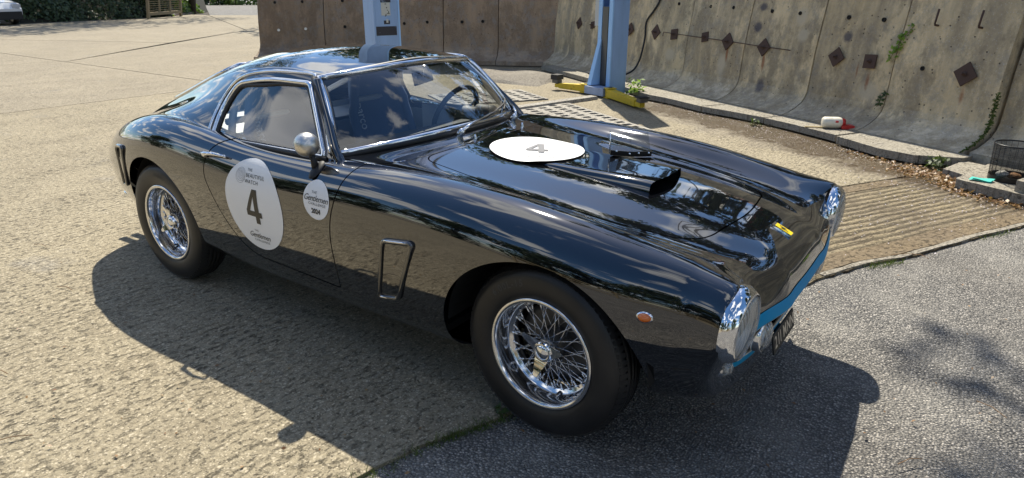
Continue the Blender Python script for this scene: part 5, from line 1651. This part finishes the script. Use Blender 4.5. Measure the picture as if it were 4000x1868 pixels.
# white bottle with a red handled cap lying on the slab
bt = empty('plastic_bottle', (.955, 5.455, .088 + .062), math.radians(28)); tag(bt, 'white plastic bottle with red cap lying on the slab by the wall', 'bottle')
MB().lathe([(.0005, -.115), (.030, -.115), (.052, -.110), (.060, -.095), (.061, -.02), (.0595, -.015), (.061, -.01), (.061, .050), (.055, .078), (.040, .092)], 32, axis='X').obj('bottle_body', plain('milky_plastic', (.74, .70, .58), .35), bt, True)
RED = plain('red_plastic', (.50, .02, .02), .35)
MB().lathe([(.050, .060), (.050, .100), (.044, .118), (.0005, .122)], 28, axis='X').obj('cap', RED, bt, True)
hb = MB(); hb.box((.075, -.070, -.058), (.205, -.045, -.020)); hb.box((.160, -.045, -.058), (.205, .030, -.022)); hb.box((.075, .030, -.058), (.205, .05, -.025))
hb.obj('handle', RED, bt)
MB().box((.005, -.0625, .010), (.035, -.0605, .030)).obj('label_patch', RED, bt)
stk = MB().tube([(.70, 5.33, .096), (.80, 5.37, .099), (.875, 5.385, .097)], .008, 6).obj('stick', plain('pale_wood', (.55, .42, .20), .7), None, True); tag(stk, 'pale wooden stick beside the white bottle on the slab', 'stick')

# wire waste basket, its contents, a folded cloth
def mesh_mat():
    m = bpy.data.materials.new('wire_mesh'); m.use_nodes = True
    n, l = m.node_tree.nodes, m.node_tree.links; b = n['Principled BSDF']
    b.inputs['Base Color'].default_value = (.018, .018, .022, 1); b.inputs['Roughness'].default_value = .4; b.inputs['Metallic'].default_value = .3
    o = n['Material Output']; mx = n.new('ShaderNodeMixShader'); t = n.new('ShaderNodeBsdfTransparent')
    mx.inputs[0].default_value = .42
    l.new(t.outputs[0], mx.inputs[1]); l.new(b.outputs[0], mx.inputs[2]); l.new(mx.outputs[0], o.inputs['Surface'])
    return m
WIRE = plain('black_wire', (.015, .015, .017), .35, .3)
bk = empty('waste_basket', (2.555, 4.075, .083)); tag(bk, 'black wire mesh waste basket standing on the concrete slab', 'waste basket')
MB().lathe([(.150, .004), (.160, .285)], 48).obj('mesh_side', mesh_mat(), bk, True)
MB().lathe([(.153, .0), (.154, .040)], 48).obj('base_band', WIRE, bk, True)
MB().lathe([(.0005, .003), (.152, .003)], 40).obj('base', WIRE, bk)
MB().tube([(.161 * math.cos(a), .161 * math.sin(a), .287) for a in np.linspace(0, 2 * PI, 48, endpoint=False)], .006, 8, closed=True).obj('rim_wire', WIRE, bk, True)
for z in (.08, .15, .22):
    MB().tube([((.150 + .010 * z / .285) * math.cos(a), (.150 + .010 * z / .285) * math.sin(a), z) for a in np.linspace(0, 2 * PI, 40, endpoint=False)], .0012, 4, closed=True).obj('hoop_wire', WIRE, bk)
for k in range(24):
    a = 2 * PI * k / 24
    MB().tube([(.150 * math.cos(a), .150 * math.sin(a), .004), (.160 * math.cos(a), .160 * math.sin(a), .285)], .0011, 4).obj('upright_wire', WIRE, bk)
def blob(name, c, r, mat, parent, seed):
    rg = np.random.default_rng(seed); bm = bmesh.new(); bmesh.ops.create_icosphere(bm, subdivisions=2, radius=1)
    for v_ in bm.verts: v_.co *= 1 + rg.normal(0, .10)
    me = bpy.data.meshes.new(name); bm.to_mesh(me); bm.free(); me.materials.append(mat)
    o = bpy.data.objects.new(name, me); C.objects.link(o); o.location = c; o.scale = r
    if parent: o.parent = parent
    return o
WASTE = plain('crumpled_paper', (.62, .58, .50), .8); BROWN = plain('brown_card', (.30, .15, .06), .8)
t1 = blob('crumpled_paper', (2.50, 4.06, .125), (.045, .035, .030), WASTE, None, 3); tag(t1, 'crumpled white paper at the bottom of the waste basket', 'paper')
t2 = blob('cardboard_scrap', (2.575, 4.06, .122), (.05, .03, .024), BROWN, None, 4); tag(t2, 'brown card scrap at the bottom of the waste basket', 'cardboard')
cl = MB()
cl.grid(lambda u, t: (2.285 + .150 * u + .02 * t, 3.865 + .085 * t - .02 * u, .0835 + .006 + .006 * math.sin(5 * u + 2 * t) + .004 * t), 14, 8)
cl.grid(lambda u, t: (2.30 + .130 * u + .03 * t, 3.872 + .070 * t - .02 * u, .0835 + .016 + .005 * math.sin(4 * u + 3 * t + 1) + .003 * t), 14, 8)
o = cl.obj('cloth', plain('teal_cloth', (.05, .42, .36), .85), None, True); tag(o, 'folded turquoise cloth lying on the slab beside the basket', 'cloth')

# ================================================================== PLANTS
def leaf_mat(name, a, b_, trans=.35, rough=.5):
    m = bpy.data.materials.new(name); m.use_nodes = True
    n, l = m.node_tree.nodes, m.node_tree.links; b = n['Principled BSDF']; o = n['Material Output']
    r = n.new('ShaderNodeNewGeometry').outputs['Random Per Island']
    c = mixc(n, l, r, a, b_)
    l.new(c, b.inputs['Base Color']); b.inputs['Roughness'].default_value = rough
    t = n.new('ShaderNodeBsdfTranslucent'); l.new(mixc(n, l, 1.0, c, (1.25, 1.3, .7), 'MULTIPLY'), t.inputs['Color'])
    mx = n.new('ShaderNodeMixShader'); mx.inputs[0].default_value = trans
    l.new(b.outputs[0], mx.inputs[1]); l.new(t.outputs[0], mx.inputs[2]); l.new(mx.outputs[0], o.inputs['Surface'])
    return m
LEAF_IVY = leaf_mat('ivy_leaf', (.035, .060, .035), (.10, .15, .075))
LEAF_TREE = leaf_mat('tree_leaf', (.030, .055, .015), (.085, .125, .035))
LEAF_DARK = leaf_mat('dark_leaf', (.020, .036, .016), (.055, .085, .032), .25)
LEAF_FRESH = leaf_mat('fresh_leaf', (.10, .20, .02), (.24, .36, .04), .45)
LEAF_MIX = leaf_mat('bright_hedge_leaf', (.05, .10, .02), (.18, .26, .05))
BARK = plain('bark', (.06, .045, .033), .9)
DRY = leaf_mat('dry_leaf', (.16, .075, .03), (.32, .20, .09), .2)
def leaves(pts, nrm, size, rg, aspect=.62, fold=.25):
    """folded leaf quads: (V, F)"""
    k = len(pts); pts = np.asarray(pts, float)
    nrm = nrm / np.maximum(np.linalg.norm(nrm, axis=1, keepdims=True), 1e-6)
    a = rg.normal(size=(k, 3)); a -= (a * nrm).sum(1, keepdims=True) * nrm; a /= np.linalg.norm(a, axis=1, keepdims=True)
    b_ = np.cross(nrm, a); s_ = (size * rg.uniform(.55, 1.35, k))[:, None]
    tip = pts + a * s_; l_ = pts + a * s_ * .45 + b_ * s_ * aspect * .5 + nrm * s_ * fold * .4; r_ = pts + a * s_ * .45 - b_ * s_ * aspect * .5 + nrm * s_ * fold * .4
    V = np.stack([pts, l_, tip, r_], 1).reshape(-1, 3)
    F = np.arange(k * 4).reshape(-1, 4)
    return V, F
def fast_mesh(name, V, F, mat):
    me = bpy.data.meshes.new(name)
    me.vertices.add(len(V)); me.vertices.foreach_set('co', np.asarray(V, np.float32).ravel())
    k = F.shape[1]
    me.loops.add(F.size); me.loops.foreach_set('vertex_index', F.astype(np.int32).ravel())
    me.polygons.add(len(F)); me.polygons.foreach_set('loop_start', np.arange(0, F.size, k, dtype=np.int32))
    me.update(); me.validate()
    me.materials.append(mat)
    return me
def crown_mesh(name, clumps, per, size, mat, seed, squash=.8):
    """clumps: (x, y, z, r)"""
    rg = np.random.default_rng(seed); P = []; Nn = []
    for (x, y, z, r) in clumps:
        k = max(6, int(per * r * r)); d = rg.normal(size=(k, 3)); d /= np.linalg.norm(d, axis=1, keepdims=True)
        q = d * (r * rg.uniform(.25, 1.0, (k, 1)) ** .5) * np.array([1, 1, squash])
        P.append(q + np.array([x, y, z])); Nn.append(d * .6 + rg.normal(size=(k, 3)) * .6 + np.array([0, 0, .4]))
    V, F = leaves(np.concatenate(P), np.concatenate(Nn), size, rg)
    return fast_mesh(name, V, F, mat)
def limb(mb, p0, p1, r0, r1, rg, n=5, wob=.06):
    p0, p1 = Vector(p0), Vector(p1); L = (p1 - p0).length; pts = []
    for i in range(n + 1):
        t = i / n; q = p0.lerp(p1, t)
        if 0 < i < n: q += Vector(rg.normal(0, wob * L, 3))
        pts.append(q)
    mb.tube(pts, [r0 + (r1 - r0) * i / n for i in range(n + 1)], 7)
    return pts
def tree(loc, h, spread, label, mat=LEAF_TREE, seed=1, size=.22, per=70, nclump=26, low=.25, trunk_r=.18, group=None, name='tree', lean=(0, 0)):
    rg = np.random.default_rng(seed)
    e = empty(name, loc); tag(e, label, 'tree', group)
    tk = MB(); top = Vector((lean[0] * .72, lean[1] * .72, h * .72))
    limb(tk, (0, 0, -.1), top, trunk_r, trunk_r * .35, rg, 6, .02)
    cl_ = []
    for i in range(nclump):
        t = low + (1 - low) * rg.uniform(0, 1) ** .8; a = rg.uniform(0, 2 * PI)
        prof = math.sin(PI * min(1, max(.06, (t - low) / (1 - low) * .82 + .14)))
        rad = spread * prof * rg.uniform(.35, 1.0)
        c_ = (lean[0] * t + rad * math.cos(a), lean[1] * t + rad * math.sin(a), h * t)
        cl_.append((*c_, spread * rg.uniform(.22, .40)))
        if i % 2 == 0:
            b0 = Vector((lean[0] * t * .7, lean[1] * t * .7, h * t * .70)); limb(tk, b0, c_, trunk_r * .30, trunk_r * .06, rg, 4, .07)
    tk.obj('trunk', BARK, e, True)
    me = crown_mesh('crown', cl_, per / (spread * .3) ** 2 * 1.0, size, mat, seed + 50)
    o = bpy.data.objects.new('crown', me); C.objects.link(o); o.parent = e
    return e
# ivy-covered bank and shrubs at the far left of the yard
def hedge(name, box, n, size, mat, seed, label, cat, group=None, top=1.0):
    (x0, y0), (x1, y1), depth, h = box
    rg = np.random.default_rng(seed); u = rg.uniform(0, 1, n); zz = rg.uniform(0, 1, n) ** .9 * h
    d = np.array([x1 - x0, y1 - y0]); L = np.linalg.norm(d); d = d / L; nn = np.array([-d[1], d[0]])
    bul = .5 + .5 * np.sin(u * L * 1.7 + 3 * zz) * np.sin(u * L * .63 + 1.2)
    dep = rg.uniform(0, 1, n) ** 2 * .5 + (zz / h) ** 1.3 * .6 + .35 * bul
    P = np.stack([x0 + d[0] * u * L + nn[0] * dep * depth, y0 + d[1] * u * L + nn[1] * dep * depth, zz], 1)
    Nn = np.stack([-nn[0] + rg.normal(0, .6, n), -nn[1] + rg.normal(0, .6, n), .5 + rg.normal(0, .5, n)], 1)
    V, F = leaves(P, Nn, size, rg)
    o = bpy.data.objects.new(name, fast_mesh(name, V, F, mat)); C.objects.link(o)
    tag(o, label, cat, group)
    return o
bank = mesh_obj('earth_bank', [(-31.2, 9.7, -.02), (-31.8, 12.4, -.02), (-33.2, 17.4, -.02), (-37.8, 22.2, -.02), (-33.9, 9.5, 2.6), (-34.4, 13.2, 2.8), (-36, 18.8, 2.6), (-40, 23.2, 1.6), (-60, 9.4, 4), (-60, 30, 4)], [(0, 1, 5, 4), (1, 2, 6, 5), (2, 3, 7, 6), (4, 5, 6, 7, 9, 8)], plain('bank_soil', (.022, .022, .016), 1.0)); tag(bank, kind='structure')
hedge('shrub', ((-36.0, 2.0), (-36.0, 10.0), 1.2, 3.0), 3000, .2, LEAF_DARK, 10, 'dark shrub behind the white parked car', 'shrub', 'planting along the yard edge')
hedge('ivy', ((-31.0, 9.5), (-31.55, 12.5), .9, 3.0), 5200, .16, LEAF_IVY, 11, 'dark ivy covering the bank beside the white car', 'ivy', 'planting along the yard edge')
hedge('shrub', ((-31.5, 12.2), (-31.9, 15.2), .9, 3.0), 3600, .16, LEAF_IVY, 12, 'dark glossy shrub behind the left side of the leaning panel', 'shrub', 'planting along the yard edge')
hedge('shrub', ((-31.9, 15.2), (-33.2, 17.6), .9, 2.6), 3600, .17, LEAF_DARK, 13, 'shadowed shrub directly behind the leaning mesh panel', 'shrub', 'planting along the yard edge')
hedge('hedge', ((-33.0, 17.5), (-36.6, 21.3), 1.2, 1.7), 4200, .17, LEAF_MIX, 14, 'sunlit green hedge at the corner beside the road', 'hedge', 'planting along the yard edge')
hedge('hedge', ((-50, 30), (-45, 36), 2.0, 1.9), 3600, .26, LEAF_MIX, 15, 'bright hedge far across the road', 'hedge')
hedge('hedge', ((-58, 28), (-50, 30.5), 2.0, 2.2), 2600, .26, LEAF_DARK, 16, 'dark hedge far across the road on the left', 'hedge')
kb = MB()
for (a, b_) in (((-33.3, 17.35), (-34.9, 19.1)), ((-34.9, 19.1), (-36.9, 21.2)), ((-36.9, 21.2), (-38.5, 22.2))):
    a, b_ = np.array(a), np.array(b_); t_ = (b_ - a) / np.linalg.norm(b_ - a); q = np.array([-t_[1], t_[0]]) * .12
    kb.add([(*(a - q), -.02), (*(b_ - q), -.02), (*(b_ + q), -.02), (*(a + q), -.02), (*(a - q), .10), (*(b_ - q), .10), (*(b_ + q), .10), (*(a + q), .10)], [(0, 3, 2, 1), (4, 5, 6, 7), (0, 1, 5, 4), (1, 2, 6, 5), (2, 3, 7, 6), (3, 0, 4, 7)])
o = kb.obj('kerb', plain('kerb_stone', (.16, .12, .10), .9)); tag(o, kind='structure')

# leaning slatted mesh panel before the shrubs
PW = plain('weathered_timber', (.24, .19, .11), .85)
fp = empty('mesh_fence', (-31.16, 15.02, 0), math.atan2(17.64 - 15.02, -32.86 + 31.16)); tag(fp, 'timber framed wire panel leaning at the edge of the shrubs', 'fence')
PLn, PH = 3.1, 1.95
T = Matrix.Rotation(math.radians(7), 4, 'X')
for (n_, a, b_) in (('post', (-.06, -.05, 0), (.08, .05, PH)), ('post', (PLn - .08, -.05, 0), (PLn + .06, .05, PH)), ('rail', (.082, -.04, .16), (PLn - .082, .04, .30)), ('rail', (.082, -.04, PH - .14), (PLn - .082, .04, PH)), ('upright', (1.0, -.03, .302), (1.07, .03, PH - .142)), ('upright', (2.03, -.03, .302), (2.10, .03, PH - .142))):
    MB().box(a, b_, T).obj(n_, PW, fp)
for k in range(15):
    z = .38 + .10 * k
    MB().box((.082, -.012, z), (PLn - .082, -.002 - .008, z + .022), T).obj('slat', PW, fp)
# white hatchback half in frame at the far left
wc = empty('parked_car', (-32.2, 8.52, 0), 0.06); tag(wc, 'white hatchback parked against the ivy bank, mostly out of frame', 'car')
WP = plain('white_car_paint', (.72, .73, .75), .25, 0, 1.0)
prof = [(-2.05, .38), (-2.08, .62), (-2.02, .90), (-1.70, 1.02), (-1.25, 1.44), (-.2, 1.52), (.55, 1.42), (1.25, .98), (1.95, .84), (2.12, .62), (2.10, .40), (1.9, .24), (-1.9, .24)]
mbw = MB(); ns = 12; v = []; f = []; k = len(prof)
for i in range(ns + 1):
    t = -1 + 2 * i / ns; sc_ = 1 - .16 * abs(t) ** 6; y = t * .87
    for (x, z) in prof:
        yy = y * (1 - max(0, (z - .95)) * .30)
        v.append((x * (1 - .05 * abs(t) ** 4), yy, .24 + (z - .24) * (1 - .05 * abs(t) ** 5)))
for i in range(ns):
    for j in range(k): f.append((i * k + j, i * k + (j + 1) % k, (i + 1) * k + (j + 1) % k, (i + 1) * k + j))
f.append(tuple(range(k))[::-1]); f.append(tuple(range(ns * k, ns * k + k)))
mbw.add(v, f).obj('body', WP, wc, True, 40)
MB().box((1.78, -.80, .22), (2.125, .80, .52)).obj('lower_bumper', BLACKTRIM, wc)
for y in (-.66, .66):
    MB().box((2.0, y - .15, .66), (2.10, y + .15, .80)).obj('headlight', plain('car_lamp', (.5, .52, .55), .1), wc)
    for x in (-1.3, 1.30):
        wl_ = empty('wheel', (x, y * 1.22, .31), parent=wc)
        MB().lathe([(.19, -.09), (.28, -.1), (.31, -.06), (.31, .06), (.28, .1), (.19, .09)], 28, axis='Y').obj('tyre', TYRE, wl_, True)
        MB().lathe([(.0005, -.06), (.19, -.085)], 20, axis='Y').obj('rim', SATIN, wl_)
        MB().lathe([(.0005, .06), (.19, .085)], 20, axis='Y').obj('rim', SATIN, wl_)
gl_ = MB()
gl_.add([(1.22, -.62, 1.02), (1.22, .62, 1.02), (.62, .55, 1.40), (.62, -.55, 1.40)], [(0, 1, 2, 3)]).obj('windscreen', plain('dark_glass', (.01, .012, .014), .05), wc)

# small weeds and debris -------------------------------------------------------
def weed(loc, n, r, size, mat, seed, label, up=.8, name='weed'):
    rg = np.random.default_rng(seed)
    a = rg.uniform(0, 2 * PI, n); q = rg.uniform(0, 1, n) ** .6 * r
    P = np.stack([q * np.cos(a) * .5, q * np.sin(a) * .5, rg.uniform(.01, 1, n) ** 1.2 * r * up], 1)
    Nn = np.stack([np.cos(a) * .5, np.sin(a) * .5, np.full(n, 1.0)], 1) + rg.normal(0, .35, (n, 3))
    V, F = leaves(P, Nn, size, rg, .5, .3)
    o = bpy.data.objects.new(name, fast_mesh(name, V, F, mat)); C.objects.link(o); o.location = loc
    tag(o, label, 'weed'); return o
weed((-2.0, 6.72, .06), 60, .24, .085, LEAF_FRESH, 21, 'leafy bright weed growing by the foot of the blue post')
weed((.10, 5.56, .0), 26, .09, .055, LEAF_TREE, 22, 'small green weed under the edge of the wall slab')
weed((2.03, 4.50, .0), 90, .20, .05, LEAF_TREE, 23, 'grassy tuft in the gap between the two slabs', .5)
weed((3.05, 3.12, .0), 120, .22, .05, LEAF_FRESH, 24, 'low bright tuft at the right end of the ribbed concrete', .3)
def vine(pts, n, spread, size, mat, seed, label):
    rg = np.random.default_rng(seed); Q = np.array([wall_pt(s_, face_d(z) - .02, z) for s_, z in pts])
    t = rg.uniform(0, len(Q) - 1.001, n); i = t.astype(int); w_ = (t - i)[:, None]
    P = Q[i] * (1 - w_) + Q[i + 1] * w_ + rg.normal(0, spread, (n, 3))
    P[:, :2] += WALL_N * .012
    Nn = np.tile(np.array([*WALL_N, .5]), (n, 1)) + rg.normal(0, .4, (n, 3))
    V, F = leaves(P, Nn, size, rg, .6, .2)
    e = bpy.data.objects.new('creeper', fast_mesh('creeper', V, F, mat)); C.objects.link(e)
    tag(e, label, 'creeper')
    st = MB().tube([Vector(q) + Vector((*WALL_N, 0)) * .006 for q in Q], .003, 5).obj('stem', plain('creeper_stem', (.16, .12, .05), .8), e)
vine([(3.36, 1.16), (3.29, 1.06), (3.25, .99), (3.22, .90), (3.19, .82)], 64, .016, .045, LEAF_FRESH, 31, 'sunlit green creeper in the upper part of the wall joint')
vine([(3.25, .50), (3.22, .44), (3.215, .38), (3.20, .33)], 50, .014, .035, LEAF_TREE, 32, 'dark creeper low in the same wall joint')
ms = MB()
rgm = np.random.default_rng(5); P = []
for i in range(420):
    z = rgm.uniform(.10, .62); d_ = float(np.interp(z, [q[1] for q in PROF[1:10]], [q[0] for q in PROF[1:10]]))
    P.append(np.array(wall_pt(4.352 + rgm.uniform(-.018, .012), d_ - .004, z)))
V, F = leaves(np.array(P), np.tile(np.array([*WALL_N, .6]), (420, 1)) + rgm.normal(0, .5, (420, 3)), .022, rgm)
o = bpy.data.objects.new('moss', fast_mesh('moss', V, F, leaf_mat('moss_green', (.035, .055, .010), (.10, .14, .02), .1, .9))); C.objects.link(o); tag(o, kind='stuff')
# grass tufts along the concrete edge
rgm = np.random.default_rng(9); P = []
for (x0, y0, x1, y1, k, sp_) in ((.90, -1.05, 1.02, -.78, 260, .012), (.84, -1.30, .90, -1.07, 70, .012), (1.02, -.78, 1.12, -.45, 160, .012), (1.90, 1.66, 2.06, 1.88, 130, .012), (2.42, 2.62, 2.6, 2.93, 60, .012), (.80, -1.38, .86, -1.28, 60, .03)):
    t = rgm.uniform(0, 1, k)
    P.append(np.stack([x0 + (x1 - x0) * t + .012 + rgm.normal(0, sp_, k), y0 + (y1 - y0) * t + rgm.normal(0, sp_, k), np.full(k, -.012)], 1))
P = np.concatenate(P); Nn = rgm.normal(0, 1, (len(P), 3)); Nn[:, 2] *= .25
a = np.stack([rgm.normal(0, .5, len(P)), rgm.normal(0, .5, len(P)), np.ones(len(P))], 1); a /= np.linalg.norm(a, axis=1, keepdims=True)
bx = np.cross(a, Nn); bx /= np.linalg.norm(bx, axis=1, keepdims=True); hgt = rgm.uniform(.015, .045, len(P))[:, None]
V = np.stack([P - bx * .0016, P + bx * .0016, P + a * hgt + bx * .0004, P + a * hgt - bx * .0004], 1).reshape(-1, 3)
o = bpy.data.objects.new('grass', fast_mesh('grass', V, np.arange(len(V)).reshape(-1, 4), leaf_mat('grass_blade', (.05, .09, .015), (.13, .17, .035), .3))); C.objects.link(o); tag(o, kind='stuff')
w_ = weed((1.005, -.735, -.01), 9, .05, .045, LEAF_TREE, 41, 'small broad leaved weed at the concrete edge by the front tyre', .4)
# dry leaves, petals, needles
def litter(name, boxes, size, mat, seed, flat=.25, z=.006):
    rg = np.random.default_rng(seed); P = []
    for (x0, y0, x1, y1, wdt, k) in boxes:
        t = rg.uniform(0, 1, k); P.append(np.stack([x0 + (x1 - x0) * t + rg.normal(0, wdt, k), y0 + (y1 - y0) * t + rg.normal(0, wdt, k), z + rg.uniform(0, .006, k)], 1))
    P = np.concatenate(P); Nn = np.stack([rg.normal(0, flat, len(P)), rg.normal(0, flat, len(P)), np.ones(len(P))], 1)
    V, F = leaves(P, Nn, size, rg, .6, .3)
    o = bpy.data.objects.new(name, fast_mesh(name, V, F, mat)); C.objects.link(o); tag(o, kind='stuff'); return o
litter('fallen_leaves', [(1.75, 4.36, 2.15, 4.1, .10, 420), (2.1, 4.05, 2.25, 3.75, .05, 160), (2.25, 3.72, 2.7, 3.5, .05, 120), (1.2, 4.75, 1.75, 4.45, .05, 60)], .035, DRY, 51, .5)
litter('petals', [(-1.6, 6.45, 2.0, 4.30, .06, 420), (-1.2, 6.0, 1.7, 4.2, .22, 240), (1.75, 3.9, 2.4, 3.3, .25, 330), (1.6, 2.2, 2.4, 3.2, .25, 200)], .011, plain('pale_petal', (.55, .50, .55), .6), 52)
litter('plant_debris', [(-6, -2, 1, -2, 1.6, 130), (-7, 2, -3, 3, 1.5, 60), (1.5, -1, 3.2, 2.2, .7, 90), (-.5, -1.6, .7, -1.7, .5, 60)], .016, DRY, 53, .3, .004)
tw = MB(); rgt = np.random.default_rng(8)
for (x, y, a, L) in ((2.0, 1.93, .55, .20), (2.1, 2.02, -.3, .10), (1.97, 4.28, .3, .26), (2.08, 4.2, -.5, .22), (1.9, 4.35, 1.0, .2), (2.2, 3.95, .9, .18), (-.9, -1.75, .4, .09), (-1.6, -1.2, .2, .12), (-.35, -1.95, 1.0, .14), (2.5, .4, -.6, .12), (2.3, -.2, .9, .10), (-2.4, -1.0, .3, .1)):
    d_ = Vector((math.cos(a), math.sin(a), 0)); p0 = Vector((x, y, .010)); tw.tube([p0, p0 + d_ * L * .5 + Vector((0, .01, .006)), p0 + d_ * L], .0018, 5)
o = tw.obj('twigs', plain('twig', (.20, .12, .06), .85)); tag(o, kind='stuff')

# ================================================================== BEYOND THE FRAME: what the paint and glass mirror
GB = 'trees on the bank beyond the wall'
tree((5.5, 9.5, 0), 13.0, 1.5, 'tall leaning tree beyond the wall whose boughs overhang the yard', LEAF_TREE, 61, .15, 120, 11, .78, .08, GB, 'tree', (-8.7, -2.5))
names_ = ['broad green tree beyond the brown wall', 'low spreading tree beyond the end of the brown wall', 'tall tree far beyond the brown wall', 'dense dark tree behind the corner of the walls', 'dense dark tree beyond the blue post', 'dense dark tree beyond the bottle', 'dark tree beyond the right end of the tan wall', 'tall tree past the right end of the tan wall', 'tree well past the right end of the tan wall']
for i, (x, y, h, s_, sd_) in enumerate(((-9.5, 15.5, 9, 3.2, 1), (-14, 14.0, 8, 3.0, 2), (-20, 19, 11, 4, 3), (-7.0, 16.5, 11, 3.2, 4), (-3.4, 14.8, 12.5, 3.3, 5), (-.1, 14.6, 12.5, 3.0, 7), (6.6, 13.8, 12.5, 3.2, 8), (9.8, 11.3, 12, 3.4, 6), (13, 7.5, 11, 3.4, 9))):
    tree((x, y, 0), h, s_, names_[i], LEAF_TREE if i in (0, 2) else LEAF_DARK, 70 + sd_, .34, 150 if i > 2 else 90, 30, .16, .22, GB)
GC = 'trees behind the photographer'
for i, (x, y, h, s_, sd_) in enumerate(((-16, -14, 5.4, 3.6, 11), (-9.5, -15.5, 6.6, 3.8, 12), (-3.5, -15, 5.2, 3.4, 13), (2.5, -16.5, 6.8, 3.8, 14), (8.5, -14, 5.6, 3.4, 15), (14, -9.5, 6.5, 3.6, 16), (-23, -11, 6.5, 3.8, 17), (16.5, -2.0, 6.5, 3.6, 18))):
    tree((x, y, 0), h, s_, 'dark broad tree behind the photographer, ' + ['far to the left', 'left of the fence', 'behind the left end of the fence', 'tallest behind the fence', 'right of the fence', 'by the right corner', 'farthest to the left', 'out to the right'][i], LEAF_DARK, 90 + sd_, .42, 110, 26, .06, .25, GC)
BRICK = plain('red_brick', (.20, .065, .040), .9); TILE = plain('roof_tile', (.16, .05, .032), .85); FRAME = plain('window_white', (.7, .7, .68), .5); PANE = plain('window_dark', (.02, .025, .03), .05)
bh = empty('brick_house', (3.2, 19.5, 0), math.radians(-14)); tag(bh, 'red brick house with tiled roof and tall chimney beyond the wall', 'house')
hw = MB(); hw.box((-5, -3.2, 0), (5, 3.2, 5.2)); hw.add([(-5, -3.2, 5.2), (-5, 3.2, 5.2), (-5, 0, 8.4), (5, -3.2, 5.2), (5, 3.2, 5.2), (5, 0, 8.4)], [(0, 2, 1), (3, 4, 5)]); hw.obj('wall', BRICK, bh)
rf_ = MB(); rf_.add([(-5.4, -3.6, 4.85), (5.4, -3.6, 4.85), (5.4, 0, 8.55), (-5.4, 0, 8.55), (-5.4, 3.6, 4.85), (5.4, 3.6, 4.85)], [(0, 1, 2, 3), (3, 2, 5, 4)])
ro = rf_.obj('roof', TILE, bh)
MB().box((-2.9, -.5, 7.3), (-2.0, .5, 10.0)).obj('chimney', BRICK, ro)
for x in (-3.4, -.9, 1.6, 3.9):
    for z in (1.0, 3.5):
        wf_ = MB().box((x - .62, -3.27, z - .05), (x + .62, -3.205, z + 1.35)).obj('window', FRAME, bh)
        MB().box((x - .52, -3.30, z + .05), (x + .52, -3.275, z + 1.25)).obj('pane', PANE, wf_)
for i, (x, y, h, s_, sd_) in enumerate(((-33.5, 12.6, 16, 4.6, 21), (-33.6, 16.0, 18, 4.6, 22), (-35.8, 20.0, 18, 4.6, 23))):
    tree((x, y, 0), h, s_, ['tall tree over the ivy bank', 'tall tree over the leaning wire fence', 'tall tree over the sunlit hedge'][i] + ' at the far left', LEAF_DARK, 130 + sd_, .26, 100, 24, .30, .2, 'trees over the planting at the yard edge')
fg = 'bays of timber fence across the yard'
for k in range(7):
    fb = empty('fence_bay', (-3.2 + 1.85 * k, -9.6 + .1 * k, 0), .05); tag(fb, ['leftmost', 'second from left', 'third from left', 'middle', 'third from right', 'second from right', 'rightmost'][k] + ' bay of the low timber fence behind the photographer', 'fence', fg)
    MB().box((0, -.05, 0), (.1, .05, 1.0)).obj('post', PW, fb)
    for z in (.2, .55, .85): MB().box((.102, -.02, z), (1.84, .02, z + .13)).obj('rail', PW, fb)
